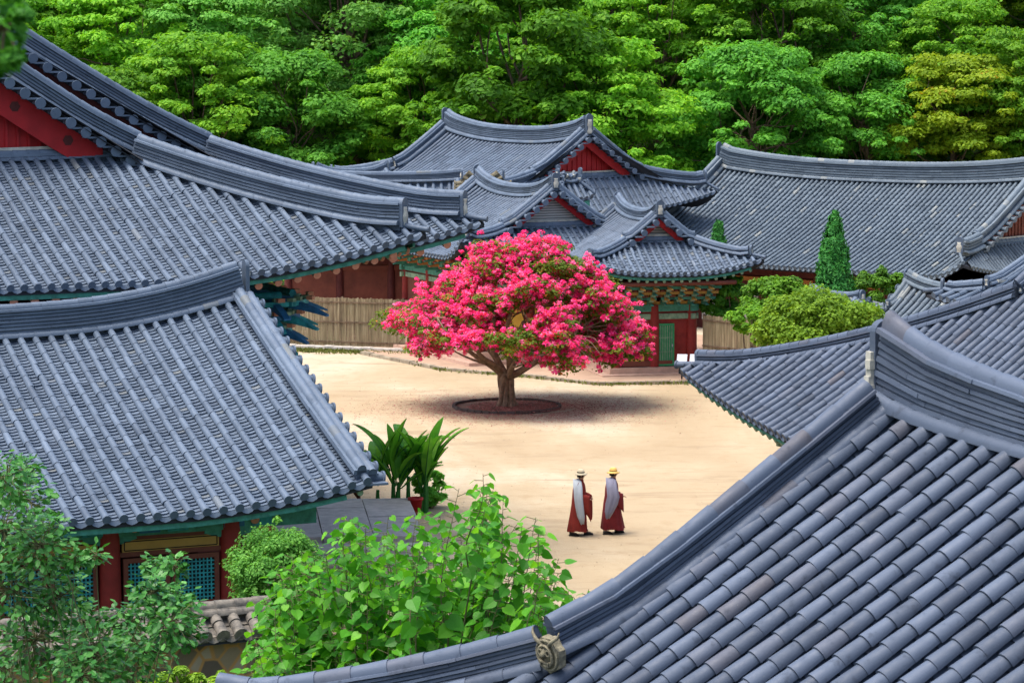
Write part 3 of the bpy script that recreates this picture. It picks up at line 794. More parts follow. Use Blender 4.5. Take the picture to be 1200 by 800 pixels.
# --- small front hall (F)
rF = Roof(2.9, 1.89, 3.57, 5.78, 4.01, 2.18, cl=.5, sag=.35, Q=3, hr=.42, sp=.28)
rtF, _ = roof_building('small_front_hall', 'small hall right of the blossom tree with green slatted door, yellow walls and ornate brackets', 'temple hall',
    (4.94, 113.4), R(14), rF, pan=.2, seg=.42, m=6, R_=.068, main_detail=(-1,), hipw=.26, gstyle='white', courses=4, rt=.10)
FX, FY, F0 = 3.2, 1.5, -.3
body(rtF, FX, FY, 0, 2.72, y0=F0, wall=RED, nx=3, ny=2, rc=.2, plinth=.34, beamz=.26, beam2=GREENL)
bmF = bracket_mesh(4, .62, .22, .10, .22)
brackets(rtF, [(FX, F0 + y, 2.75, 0) for y in np.linspace(-1.9, 1.9, 8)] + [(x, F0 - FY, 2.75, R(-90)) for x in np.linspace(-3, 3, 8)] + [(x, F0 + FY, 2.75, R(90)) for x in np.linspace(0, 3, 4)], bmF, [GREEN, OCHRE, REDBROWN, GREENL])
purlins(rtF, FX, FY, 3.45, [(.45, .0), (.9, .1), (1.3, .18)], y0=F0, mat=REDBROWN)
b = MB(); b.box((0, F0, 3.2), (FX - .1, FY - .1, .5)); b.build('upper_wall', REDBROWN, rtF)
rafters(rtF, rF, [('s', 1, -3.4, 3.4), ('m', -1, -4.4, 4.4)], mat=(REDBROWN, GREENL), sp=.32, rad=.06, n_in=1.5)
d_ = lattice_panel(rtF, 'green_door', (FX + .03, F0 + .42, 1.18), .72, 1.62, 'x', DOORG, GREENL, DOORG, 8, 3, .05, .07)
b = MB(); b.tube([(FX + .13, F0 + .7, 1.1), (FX + .13, F0 + .7, 1.2)], .02, 6); b.build('handle', METAL, d_)
panel(rtF, 'yellow_panel', (FX + .02, F0 - .82, 1.02), .42, .50, 'x', YELLOW, .03)
for x in (-2.0, 0, 2.0): panel(rtF, 'yellow_panel', (x, F0 - FY - .02, 1.05), .75, .55, 'y', YELLOW, .03)
b = MB(); b.box((FX + .05, F0, .47), (.06, FY, .10)); b.box((0, F0 - FY - .03, .47), (FX, .06, .10)); b.build('sill_beam', REDBROWN, rtF)
# low terrace edged with kerb stones under the two halls
tr = MB()
T0 = [tuple(G(u_, v_))[:2] for u_, v_ in ((425, 415), (520, 434), (600, 440), (700, 451), (812, 449))] + [(10.0, 112.0), (10.0, 124), (-6, 124)]
nT = len(T0)
tv = [(x, y, .09) for x, y in T0] + [(x, y, -.1) for x, y in T0]
tr.add(tv, [list(range(nT))], .5); tr.add(tv, [[i, (i + 1) % nT, nT + (i + 1) % nT, nT + i] for i in range(nT)])
tag(tr.build('terrace', SANDP), kind='structure')
kb = MB()
for q_ in range(4):
    (x1, y1), (x2, y2) = T0[q_], T0[q_ + 1]
    n = max(2, int(math.hypot(x2 - x1, y2 - y1) / .8))
    for i in range(n):
        a_ = (i + .02) / n; c_ = (i + .97) / n; o_ = rng.uniform(-.05, .05)
        kb.beam((x1 + (x2 - x1) * a_, y1 + (y2 - y1) * a_ + o_, .05), (x1 + (x2 - x1) * c_, y1 + (y2 - y1) * c_ + o_, .05), .26 + rng.uniform(-.05, .05), .13 + rng.uniform(-.03, .04))
tag(kb.build('kerb', KERB), kind='structure')

# --- long hall at right back (G)
rG = Roof(8.5, .9, 7.85, 6.40, 3.06, 2.75, cl=.6, sag=.4, Q=5, hr=.85, sp=.27)
rtG, _ = roof_building('long_hall', 'long hall at the right back whose wide mottled roof rises behind the conifer', 'temple hall',
    (16.15, 129.5), R(50), rG, tmat=TILE_OLD, pan=.28, seg=.45, m=5, R_=.065, main_detail=(-1,), hipw=.36, gmat=REDBROWN, courses=5, rt=.12)
body(rtG, 8.2, 6.2, -.6, 2.75, wall=DKRED, colm=DKRED, beamm=DKRED, beam2=ORANGE, nx=7, ny=4)
for x in (-4.5, -2.2, 2.5): panel(rtG, 'white_panel', (x, -6.24, 1.2), .35, .8, 'y', WHITE, .03)
# --- right middle hall (I)
rI = Roof(4.0, 9.74, 7.06, 9.83, 4.11, 4.49, cl=.8, sag=.5, Q=5, hr=.5, sp=.37)
rtI, _ = roof_building('right_hall', 'hall on the right whose upturned eave corner reaches over the sand yard', 'temple hall',
    (14.60, 59.78), R(15.6), rI, tmat=TILE_NEAR, pan=.16, seg=.36, m=9, R_=.092, sides=(-1,), verges=(-1,), main_detail=(-1,), hipw=.26, courses=5, rt=.10)
rafters(rtI, rI, [('m', -1, -13.4, 10)], mat=(GREEN, GREENL))
body(rtI, 11.6, 5.0, 0, 3.7, wall=REDBROWN, nx=6, ny=3)
# --- nearest hall (J)
rJ = Roof(4.57, 1.98, 5.10, 10.13, 7.28, 2.13, cl=.5, sag=.15, Q=3, K=.1, hr=.43, sp=.27)
rtJ, _ = roof_building('near_hall', 'nearest hall, its roof fills the lower right with a mossy face tile', 'temple hall',
    (4.95, 18.79), R(26.1), rJ, tmat=TILE_NEAR, pan=.11, seg=.20, m=14, R_=.072, sides=(-1,), verges=(-1,), main_detail=(-1,), hipw=.17, courses=9, rt=.074, foot=1.0, vk=.70, gstyle='plain', tvar=.3, step=1.10, rcourses=11, hk=.75, grow=.55, white=False, ends=False, footridge=False, hend=.12)
body(rtJ, 5.2, 3.7, 3.4, 7.2, wall=REDBROWN, nx=3, ny=3)

b = MB(); z_ = float(rJ.zmain(np.array([-rJ.a]), np.array([rJ.W]))[0])
for i in range(6): b.box((-rJ.a + .0 + .008 * math.sin(i * 2), -.105 - .008 * math.cos(i * 3), z_ + .05 + i * .065), (.035, .03, .036))
b.build('plaster', PLASTER, rtJ)
# --- small roofs between the halls
rH = Roof(2.89, 1.09, 1.91, 3.81, 2.44, .97, cl=.2, sag=.25, Q=2, hr=.33, sp=.33)
t_, _ = roof_building('low_annex', 'low annex with pale streaked ridge between the round shrubs and the right hall', 'outbuilding', (15.74, 102.40), R(28.6), rH, tmat=TILE_OLD, pan=.25, seg=.45, m=5, hipw=.24, gstyle='white', courses=3)
body(t_, 3.1, 1.2, 0, 2.3, wall=WHITE, nx=2, ny=1, rc=.12)
rS = Roof(1.41, .76, 1.28, 3.21, 2.70, .81, cl=.15, sag=.1, Q=1.5, hr=.28, sp=.30)
t_, _ = roof_building('garden_gate', 'little tiled gate just showing above the lime green shrub', 'gate', (12.03, 106.99), R(33.8), rS, pan=.25, seg=.45, m=5, hipw=.22, gstyle='white', courses=2)
body(t_, 1.3, .6, 0, 2.6, wall=WHITE, nx=1, ny=1, rc=.1)
rM = Roof(4.02, 1.50, 3.82, 5.68, 4.32, 1.20, cl=.3, sag=.3, Q=3, hr=.45, sp=.35)
t_, _ = roof_building('side_hall', 'side hall at the right edge showing only its verge and a strip of tiles', 'outbuilding', (19.7, 91.88), R(32.6), rM, pan=.25, seg=.45, m=5, hipw=.28, courses=4)
body(t_, 4.3, 2.5, 0, 4.0, wall=REDBROWN)
rN = Roof(1.75, 1.3, 2.9, 6.40, 5.5, 1.2, cl=.2, sag=.25, Q=2, hr=.38, sp=.33)
t_, _ = roof_building('stair_hall', 'short roof with a white-tipped ridge left of the back hall, above the great hall ridge', 'outbuilding', (-7.35, 132.6), R(107), rN, pan=.25, seg=.45, m=5, hipw=.26, courses=4)
body(t_, 1.8, 1.5, 0, 5.2, wall=DKRED, nx=1, ny=1)
rK = Roof(3.1, 1.3, 3.2, 6.55, 3.75, 1.5, cl=.25, sag=.08, Q=2, hr=.4, sp=.34)
rtK, _ = roof_building('store_hall', 'dark long store hall with brown wall behind the left bamboo screen', 'outbuilding', (-5.3, 126.2), R(93), rK, tmat=TILE, pan=.3, seg=.5, m=5, hipw=.28, courses=4)
body(rtK, 4.4, 2.2, 0, 3.4, wall=REDBROWN, colm=DKRED, beamm=DKRED, beam2=REDBROWN, nx=4, ny=2)
rQ = Roof(.84, .3, .8, 6.72, 6.0, .5, cl=.15, sag=.22, Q=1, hr=.30, sp=.30)
t_, _ = roof_building('chimney_roof', 'tiny tan tiled roof with plastered ends, perched above the gap between back and middle hall', 'small roof', (-1.23, 121.6), R(94.8), rQ, tmat=TILE_MOSS, pan=.3, seg=.5, m=5, hipw=.24, gstyle='white', courses=3)
body(t_, .7, .4, 0, 5.9, wall=WHITE, nx=1, ny=1, rc=.1)
rT = Roof(.54, .3, .62, 6.76, 6.1, .5, cl=.15, sag=.2, Q=1, hr=.30, sp=.30)
t_, _ = roof_building('vent_roof', 'tiny ridge with a pale end tile right behind the middle hall gable peak', 'small roof', (2.39, 121.9), R(121.9), rT, pan=.3, seg=.5, m=5, hipw=.22, gstyle='white', courses=3)
body(t_, .5, .35, 0, 6.0, wall=WHITE, nx=1, ny=1, rc=.1)

# --- stone garden wall with a tiled cap below the lower left hall
rW = Roof(3.2, .01, .52, 3.50, 3.22, 0, cl=0, sag=0, Q=1, K=.1, hr=.16, sp=.31)
rtW, _ = roof_building('garden_wall', 'ochre fieldstone wall with a mossy tile cap below the red columns', 'wall', (-7.0, 47.0), R(114), rW, tmat=TILE_DARK, pan=.2, seg=.3, m=8, R_=.10, sides=(), gstyle='none', verges=(), hipw=.2, white=True, courses=3)
b = MB(); b.box((0, 0, 2.3), (3.1, .22, .85)); b.build('stonework', RUBBLE, rtW)

# ------------------------------------------------------------------ foliage
def unit(v): return v / (np.linalg.norm(v, axis=-1, keepdims=True) + 1e-9)
def leaf_quads(mb, c, nrm, size, tone, mat=0, aspect=1.7):
    """diamond leaves at centres c with normals nrm, sizes and tones"""
    n = len(c); t = unit(np.cross(nrm, rng.normal(0, 1, (n, 3)))); b = np.cross(nrm, t)
    s = np.broadcast_to(np.asarray(size, float), (n,))[:, None]
    V = np.stack([c - t * s * aspect / 2, c + b * s / 2 + nrm * s * .1, c + t * s * aspect / 2, c - b * s / 2 + nrm * s * .1], 1).reshape(-1, 3)
    mb.add(V, np.arange(4 * n).reshape(-1, 4), tone, mat)
def clump(mb, c, r, n, size, base, flat=.6, var=.16, mat=0, up=.8, aspect=1.7):
    """leaves spread over a flattened, lumpy clump; c centre, r radius"""
    d = unit(rng.normal(0, 1, (n, 3))); d[:, 2] = np.abs(d[:, 2]) * np.where(rng.random(n) < .8, 1, -.7)
    k = 1 - .5 * rng.random(n) ** 2.2
    p = np.asarray(c) + d * (k * r)[:, None] * np.array([1, 1, flat]) + rng.normal(0, r * .07, (n, 3))
    nr = unit(d + np.array([0, 0, up]) + rng.normal(0, .45, (n, 3)))
    leaf_quads(mb, p, nr, size * rng.uniform(.7, 1.25, n), np.clip(base + rng.normal(0, var, n), 0, 1), mat, aspect)
def limb(mb, a, b, r0, r1, bend=.15, n=7, m=7, seed=None):
    a, b = np.asarray(a, float), np.asarray(b, float); t = np.linspace(0, 1, n)[:, None]
    L = np.linalg.norm(b - a); o = rng.normal(0, 1, 3) * bend * L; o2 = rng.normal(0, 1, 3) * bend * .35 * L
    p = a + (b - a) * t + np.sin(t * math.pi) * o + np.sin(t * 2 * math.pi) * o2
    mb.tube(p, np.linspace(r0, r1, n), m, cap=False); return p
def broad_tree(kind_mat, H, Rc, nc, nl, leaf, flat=.45, lean=0.0, trunk_h=.35, tone=.5, bark=BARK, rag=1.0):
    """meshes of a tree: a trunk with limbs and a crown of layered sprays"""
    tb, cb = MB(), MB()
    top = np.array([lean * H, 0, H * .62]); tp = limb(tb, (0, 0, -1.2), top, .028 * H, .010 * H, .04, 9, 9)
    for i in range(nc):
        a = rng.uniform(0, 2 * math.pi); u = rng.random()
        z = trunk_h + (1 - trunk_h) * (.04 + .93 * u)
        prof = math.sin(math.pi * min(1, max(0, (z - trunk_h * .7) / (1.04 - trunk_h * .7))) ** .85) ** .6
        rad = Rc * prof * math.sqrt(rng.uniform(.15, 1.0)) * rng.uniform(.85, 1.12)
        c = np.array([lean * H * z + rad * math.cos(a), rad * math.sin(a), H * z])
        r = Rc * rng.uniform(.16, .30) * rag
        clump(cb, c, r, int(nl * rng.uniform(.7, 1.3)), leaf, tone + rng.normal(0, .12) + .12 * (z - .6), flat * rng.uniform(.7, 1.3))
        if i % 4 == 0:
            k = tp[rng.integers(4, 9)]; limb(tb, k, c - (0, 0, r * .2), .006 * H, .0018 * H, .10, 6, 5)
    # stray sprays that break the outline
    for i in range(nc // 2):
        a = rng.uniform(0, 2 * math.pi); z = rng.uniform(trunk_h + .1, 1.0)
        prof = math.sin(math.pi * min(1, max(0, (z - trunk_h * .7) / (1.04 - trunk_h * .7))) ** .85) ** .6
        rad = Rc * prof * rng.uniform(.95, 1.2)
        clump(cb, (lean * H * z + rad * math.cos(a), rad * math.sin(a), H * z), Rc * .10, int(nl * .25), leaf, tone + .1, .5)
    return tb, cb
def link_tree(name, tb, cb, bark, lmat, loc, rz=0, sc=1.0, sz=None):
    e = empty(name, loc, rz); e.scale = (sc, sc, sz or sc)
    for nm, src, m in (('trunk', tb, bark), ('crown', cb, lmat)):
        if isinstance(src, MB): o = src.build(nm, m, e)
        else:
            o = bpy.data.objects.new(nm, src); COL.objects.link(o); o.parent = e
    return e

# forest on the hillside: seven kinds, each copied
KINDS = [('maple_tree', LF_MAPLE, dict(H=12, Rc=4.6, nc=120, nl=290, leaf=.165, flat=.30, trunk_h=.26, tone=.6), 'fresh green maple'),
         ('maple_tree', LF_MAPLE, dict(H=13, Rc=4.2, nc=115, nl=290, leaf=.175, flat=.38, trunk_h=.28, lean=.05, tone=.45), 'mid green maple'),
         ('zelkova_tree', LF_DEEP, dict(H=12, Rc=4.8, nc=120, nl=290, leaf=.165, flat=.42, trunk_h=.25, tone=.6), 'deep green zelkova'),
         ('zelkova_tree', LF_GREY, dict(H=13, Rc=5.0, nc=130, nl=280, leaf=.155, flat=.42, trunk_h=.22, tone=.6), 'soft green zelkova'),
         ('maple_tree', LF_YELL, dict(H=11, Rc=4.4, nc=115, nl=280, leaf=.165, flat=.32, trunk_h=.28, tone=.5), 'yellow-green maple'),
         ('oak_tree', LF_MAPLE, dict(H=14, Rc=4.4, nc=120, nl=280, leaf=.19, flat=.45, trunk_h=.26, tone=.38), 'dense green oak'),
         ('oak_tree', LF_DEEP, dict(H=10, Rc=4.0, nc=100, nl=290, leaf=.155, flat=.5, trunk_h=.18, tone=.75), 'low dark oak')]
PROT = {}
marks = [(20, 'over the great hall gable'), (150, 'over the great hall verge'), (270, 'over the great hall hip'), (385, 'left of the back hall'),
         (500, 'over the back hall left end'), (600, 'over the back hall ridge'), (700, 'over the back hall gable'),
         (800, 'between back and long hall'), (900, 'over the long hall left end'), (1010, 'over the long hall middle'),
         (1110, 'over the long hall right part'), (1190, 'at the far right edge')]
rows = [(147, 'front row'), (156, 'second row'), (166, 'third row'), (177, 'fourth row'), (189, 'fifth row'), (202, 'highest row')]
seen_l = set()
for ri, (y0, rname) in enumerate(rows):
    half = .185 * y0 + 3; n = int(2 * half / (5.2 + ri * .3))
    for i in range(n):
        x = -half + (i + .5 + rng.uniform(-.28, .28)) * 2 * half / n + (ri % 2) * 2.0; y = y0 + rng.uniform(-2.6, 2.6)
        u = 600 + FPX * x / y
        z = hill_z(x, y)
        # colour by region of the photograph's wood
        if u > 1120: k = rng.choice([4, 0, 4, 1, 0])
        elif u < 130: k = rng.choice([0, 1, 5])
        elif 130 <= u < 420: k = rng.choice([3, 2, 3, 2, 6, 0]) if ri < 4 else rng.choice([3, 0, 1])
        elif u < 760: k = rng.choice([0, 0, 1, 5, 0, 2]) 
        else: k = rng.choice([0, 1, 5, 0, 0, 2]) if ri > 0 else rng.choice([2, 6, 2, 5])
        k = int(k)
        nm, lm, kw, desc = KINDS[k]
        if k not in PROT:
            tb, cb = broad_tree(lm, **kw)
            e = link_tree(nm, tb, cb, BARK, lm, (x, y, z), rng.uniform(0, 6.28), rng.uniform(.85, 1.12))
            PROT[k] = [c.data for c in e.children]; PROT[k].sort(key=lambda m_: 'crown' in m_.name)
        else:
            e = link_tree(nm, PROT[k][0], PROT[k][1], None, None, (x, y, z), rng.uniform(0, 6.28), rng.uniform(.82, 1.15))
        mk = min(marks, key=lambda q: abs(q[0] - u))
        lab = '%s, %s of wood %s' % (desc, rname, mk[1])
        if lab in seen_l:
            for w_ in ('second ', 'third ', 'fourth '):
                if w_ + lab not in seen_l: lab = w_ + lab; break
        seen_l.add(lab)
        tag(e, lab, 'tree', 'trees of the wood on the hillside')
# undergrowth at the foot of the wood
ub = MB()
for i in range(1500):
    x = rng.uniform(-40, 44); y = rng.uniform(143, 205); clump(ub, (x, y, hill_z(x, y) + rng.uniform(.2, 4.5)), rng.uniform(.7, 1.5), 80, .22, rng.uniform(.3, .9), .7)
tag(ub.build('undergrowth', LF_MAPLE), 'dark leafy undergrowth covering the forest floor', 'undergrowth', kind='stuff')

# ------------------------------------------------------------------ the crape myrtle
TX, TY = -.18, 100.9
my = empty('crape_myrtle', (TX, TY, 0)); tag(my, 'umbrella shaped crape myrtle in full pink blossom in the middle of the sand yard', 'tree')
tb = MB()
trunk = [(0, 0, -.1), (.03, 0, .2), (.0, .02, .45), (-.05, 0, .7), (-.06, 0, .95), (.02, 0, 1.2)]
tb.tube(trunk, [.36, .25, .21, .22, .20, .19], 14, cap=False)
for a0 in (0.4, 2.0, 3.5, 5.2): tb.tube([(.22 * math.cos(a0 + z * .9) * (1.35 if z < .1 else 1) - .04 * z, .22 * math.sin(a0 + z * .9) * (1.35 if z < .1 else 1), z) for z in np.linspace(-.08, 1.15, 8)], [.13, .10, .085, .10, .08, .09, .085, .07], 8, cap=False)
for k_ in range(7):   # root flare and fluting
    a = k_ * .9; tb.tube([(.42 * math.cos(a), .42 * math.sin(a), -.06), (.22 * math.cos(a), .22 * math.sin(a), .22), (.15 * math.cos(a), .15 * math.sin(a), 1.0)], [.07, .10, .08], 7, cap=False)
tb.build('trunk', BARKM, my)
lb = MB()
def ztop(r): return 2.35 + 3.38 * (1 - min(1, r) ** 1.6)
mains = [((-.1, 0, 1.1), (-1.5, -.3, 2.15), .12), ((-.05, 0, 1.15), (-.45, .5, 3.1), .13), ((.1, 0, 1.2), (.15, -.5, 3.4), .12), ((.15, 0, 1.1), (1.5, -.2, 1.9), .13),
         ((.12, 0, 1.15), (1.3, .9, 2.5), .12), ((-.1, .1, 1.15), (-1.2, -1.2, 2.5), .11), ((.1, .1, 1.15), (.6, 1.3, 2.9), .11), ((-.1, .1, 1.2), (-1.4, 1.2, 2.4), .11), ((.1, -.1, 1.1), (.9, -1.4, 2.2), .11)]
ends = []
for a_, b_, r_ in mains:
    p = limb(lb, a_, b_, r_, r_ * .55, .08, 8, 8); ends.append((p[-1], r_ * .55)); 
    for q in range(3):
        k = p[rng.integers(3, 8)]; out = unit(np.array([b_[0] - a_[0], b_[1] - a_[1], 0]) + rng.normal(0, .5, 3) * (1, 1, 0))
        e_ = k + out * rng.uniform(1.2, 2.4) + np.array([0, 0, rng.uniform(.5, 1.3)])
        p2 = limb(lb, k, e_, r_ * .42, r_ * .16, .10, 7, 6); ends.append((p2[-1], r_ * .16))
for q in range(60):
    a = rng.uniform(0, 6.28); r = math.sqrt(rng.uniform(.1, .95)); e_ = np.array([.45 + 4.6 * r * math.cos(a), 4.3 * r * math.sin(a), ztop(r) - .5])
    st_ = min(ends, key=lambda k: np.linalg.norm(k[0] - e_)); limb(lb, st_[0], e_, .028, .008, .10, 6, 5)
lb.build('limbs', BARKM, my)
bl, gl = MB(), MB()
def green_amt(x, y, z, r):
    g = .16 + .30 * math.sin(x * 1.7 + 1.1) * math.sin(y * 1.3 + z * 2.1 + .4)
    if x > .4: g += .20
    if x > 0 and z < 3.4: g += .45
    if z < 2.4 and x < -1: g -= .1
    if x > 3.6: g -= .45
    if z > 5.0: g -= .15
    if x < .3: g -= .12
    return g
lobes = []
for i in range(52):
    r = math.sqrt((i + .5) / 52) ; a = i * 2.39996 + rng.normal(0, .15)
    r_ = r * rng.uniform(.86, 1.06)
    lobes.append((.45 + 4.38 * r_ * math.cos(a) + .25 * (1 - r), 4.0 * r_ * math.sin(a), ztop(min(1, r_)) - .22 + rng.normal(0, .18) * (r > .2), rng.uniform(.62, 1.02)))
for i in range(26):      # hanging lower sprays
    a = i / 20 * 6.28 + rng.normal(0, .1); r_ = rng.uniform(.62, .95)
    x_ = .45 + 4.36 * r_ * math.cos(a); y_ = 3.9 * r_ * math.sin(a)
    lobes.append((x_, y_, rng.uniform(1.85, 2.35) + (.35 if -2.2 < x_ < .2 else 0), rng.uniform(.5, .8)))
for lx, ly, lz, lr in lobes:
    rr0 = math.hypot((lx - .45) / 4.4, ly / 4.2)
    g0 = green_amt(lx, ly, lz, rr0)
    leafy = rng.random() < g0 * .75
    if rng.random() < .08 and rr0 > .3: continue
    for q in range(int(26 * lr)):
        d = unit(rng.normal(0, 1, 3)); d[2] = abs(d[2]) * (1 if rng.random() < .8 else -.6)
        k = rng.uniform(.55, 1.08)
        c = np.array([lx, ly, lz]) + d * lr * k * np.array([1.05, 1.05, .58])
        if c[2] < 1.35: continue
        if -2.3 < c[0] < .15 and c[2] < 2.75 and c[1] < 2.6 and rr0 < .72: continue
        rad = rng.uniform(.20, .36)
        if rng.random() < (.78 if leafy else .13 + (.35 if d[2] < 0 else 0)):
            clump(gl, c, rad * 1.05, 70, .082, rng.uniform(.35, .85), .7)
            if rng.random() < .35: clump(bl, c + (0, 0, .1), rad * .55, 34, .066, rng.uniform(.2, .7), .8)
        else:
            for s_ in range(5):
                clump(bl, c + rng.normal(0, rad * .58, 3), rad * rng.uniform(.25, .5), 40, .062, rng.uniform(.25, .9), .85, .16, aspect=1.25)
            clump(gl, c - (0, 0, .14), rad, 16, .085, rng.uniform(.2, .7), .7)
bl.build('blossom', BLOSSOM, my); gl.build('foliage', LF_MYRT, my)
# planting ring
rg = MB(); n = 40
for i in range(n):
    a0, a1 = i / n * 2 * math.pi + .01, (i + 1) / n * 2 * math.pi - .01
    rg.beam((1.87 * math.cos(a0), 1.87 * math.sin(a0), .03), (1.87 * math.cos(a1), 1.87 * math.sin(a1), .03), .10, .14 + rng.uniform(-.02, .02))
ring = rg.build('planting_ring', simple('dark_weathered_stone', (.10, .075, .065), .9, .4, 8)); ring.location = (TX, TY, 0); tag(ring, 'ring of dark kerb stones round the foot of the blossom tree', 'kerb ring')
sb = MB(); sb.lathe([(0.001, .05), (1.2, .045), (1.84, .02), (1.86, .005)], m=48); so = sb.build('planting_soil', SOIL); so.location = (TX, TY, 0); tag(so, kind='structure')
# fallen petals
pb = MB(); n = 15000
rr_ = 2.75 * np.sqrt(-np.log(rng.uniform(.0001, 1, n))); aa = rng.uniform(0, 2 * math.pi, n)
pc = np.stack([TX + .5 + rr_ * 1.12 * np.cos(aa), TY - .3 + rr_ * .95 * np.sin(aa), np.full(n, .02) + .05 * (rr_ < 1.7)], 1)
leaf_quads(pb, pc, unit(np.array([0, 0, 1.]) + rng.normal(0, .15, (n, 3))), rng.uniform(.03, .06, n), rng.random(n), aspect=1.2)
PETAL = leafmat('fallen_petal', (.20, .07, .05), (.38, .13, .11), (.50, .24, .20), .05, .8, 0)
tag(pb.build('fallen_petals', PETAL), 'pink petals scattered on the sand under the blossom tree', 'petals', kind='stuff')

# ------------------------------------------------------------------ shrubs and conifers
def shrub(name, label, px, d, lm, rx, h, base, nc=60, nl=110, leaf=.11, flat=.7, tone=.5, ry=None, cat='shrub', stem=BARK, group=None):
    c = P(px[0], px[1], d); e = empty(name, (c.x, c.y, base)); tag(e, label, cat, group)
    z1 = c.z - base; ry = ry or rx; tb, cb = MB(), MB()
    zc = z1 - h / 2
    for k in range(5): limb(tb, (rng.normal(0, .06), rng.normal(0, .06), -.1), (rx * rng.uniform(-.6, .6), ry * rng.uniform(-.6, .6), zc + h * rng.uniform(-.1, .3)), .05, .015, .06, 7, 6)
    for k in range(nc):
        q = unit(rng.normal(0, 1, 3)); rad = rng.uniform(.45, 1) ** .5
        cc = np.array([q[0] * rx * rad * .85, q[1] * ry * rad * .85, zc + q[2] * h / 2 * rad * .85])
        clump(cb, cc, min(rx, h / 2) * rng.uniform(.20, .36), nl, leaf, tone + rng.normal(0, .12), flat)
        if k % 3 == 0: clump(cb, cc * (1.12, 1.12, 1) + rng.normal(0, .08, 3), min(rx, h / 2) * rng.uniform(.08, .16), nl // 4, leaf, tone + .15, 1.0)
    tb.build('stems', stem, e); cb.build('foliage', lm, e); return e
shrub('round_shrub', 'large lime green round shrub behind the eave corner of the right hall', (962, 338), 98, LF_LIME, 2.5, 2.9, 0, 210, 150, .09, tone=.4)
shrub('round_shrub', 'mid green rounded shrub left of the lime one, near the red timber wall', (912, 320), 106, LF_SHRUB, 1.5, 2.2, 0, 70, 140, .10, tone=.45)
shrub('garden_tree', 'loose dark green young tree beside the ornate brackets of the small hall', (845, 315), 111, LF_DEEP, .95, 2.2, 0, 42, 100, .12, tone=.75, cat='tree')
shrub('round_shrub', 'green shrub right of the conifer, in front of the long hall eave', (1030, 314), 112, LF_SHRUB, 1.4, 1.7, 0, 60, 130, .10, tone=.25)
shrub('round_shrub', 'low pale shrub between bamboo screen and white panel', (885, 352), 104, LF_SHRUB, 1.1, 1.3, 0, 40, 120, .10, tone=.5)
shrub('round_shrub', 'round feathery shrub right of the red columns at lower left', (322, 616), 50, LF_GREY, .90, 1.7, .5, 130, 170, .042, tone=.45)
def conifer(px, top, d, rx, h, label):
    c = P(px, top, d); e = empty('conifer', (c.x, c.y, c.z - h)); tag(e, label, 'conifer')
    tb, cb = MB(), MB(); tb.tube([(0, 0, -2), (0, 0, h * .5), (0, 0, h * .97)], [.09, .06, .01], 7)
    for k in range(260):
        t = rng.random() ** .8; z = h * (1 - t) ; r = rx * (t ** .8) * rng.uniform(.55, 1.05); a = rng.uniform(0, 6.28)
        cc = np.array([r * math.cos(a), r * math.sin(a), z])
        n = 46; s_ = rng.uniform(-.5, .5, (n, 3)) * np.array([.26, .26, .55]) * (.5 + .7 * t)
        p = cc + s_ * (1, 1, 1) + np.array([math.cos(a), math.sin(a), .5]) * rng.random((n, 1)) * .1
        leaf_quads(cb, p, unit(np.array([math.cos(a), math.sin(a), .3]) + rng.normal(0, .4, (n, 3))), .075, np.clip(rng.normal(.5, .2, n), 0, 1), aspect=2.4)
    tb.build('trunk', BARK, e); cb.build('crown', LF_PINE, e)
conifer(978, 252, 109, .82, 3.4, 'dense pointed conifer standing before the long hall roof')
conifer(842, 262, 117, .38, 2.4, 'slender conifer tip showing above the small hall hip ridge')

# ------------------------------------------------------------------ foreground plants
def heart_leaf(mb, base, direc, nrm, L, tone, mat=0, wid=.52, curl=.18):
    d = direc; s = unit(np.cross(nrm, d)); n_ = np.cross(d, s)
    pr = [(0, 0, 0), (.55, -.12, .06), (1.0, .16, .14), (.92, .46, .16), (.50, .78, .08), (0, 1.06, -.10)]
    mid = [(0, 0, 0), (0, .35, -.02), (0, .7, -.04), (0, 1.06, -.10)]
    V = []
    for sg in (1, -1):
        for x, y, z in pr: V.append(base + s * sg * x * wid * L + d * y * L + n_ * (z * curl * 3 * L * (.6 + .4 * sg * .5)))
    V += [base + d * y * L + n_ * z * L for x, y, z in mid[1:3]]
    # indices: right 0..5, left 6..11, mid 12,13
    mb.add(V, [[0, 1, 2, 12], [12, 2, 3, 13], [13, 3, 4, 5], [0, 12, 8, 7], [12, 13, 9, 8], [13, 5, 10, 9]], tone, mat, False)
bs = empty('broadleaf_sapling', (P(480, 800, 31).x, 31, front_z(31))); tag(bs, 'broad leaved sapling with bright heart shaped leaves before the sand yard', 'young tree')
sb_, lf_ = MB(), MB()
org = np.array([0, 0, 0.]); bl_ = np.array(bs.location)
tips = [(318,700),(300,745),(335,660),(352,640),(330,720),(372,655),(390,618),(410,600),(428,612),(440,640),(462,622),(480,648),(500,620),(515,592),(538,566),(566,549),(560,590),(590,577),(612,610),(628,600),(600,645),(575,665),(540,640),(640,660),(655,648),(690,684),(672,700),(640,705),(610,700),(585,720),(550,700),(520,690),(490,700),(460,690),(430,680),(400,670),(370,700),(345,760),(390,740),(420,740),(455,745),(495,745),(530,745),(565,750),(600,738),(320,780),(370,790),(420,790),(470,785),(520,775),(300,800),(340,800),(620,728)]
cont = lambda u: np.interp(u, [300, 335, 380, 400, 430, 470, 540, 566, 600, 630, 655, 690, 700], [700, 640, 605, 592, 592, 590, 566, 549, 580, 598, 645, 684, 720])
for _ in range(175):
    u = rng.uniform(292, 668); v = cont(u) + 8 + (800 - cont(u)) * rng.random() ** 1.3; tips.append((u, v))
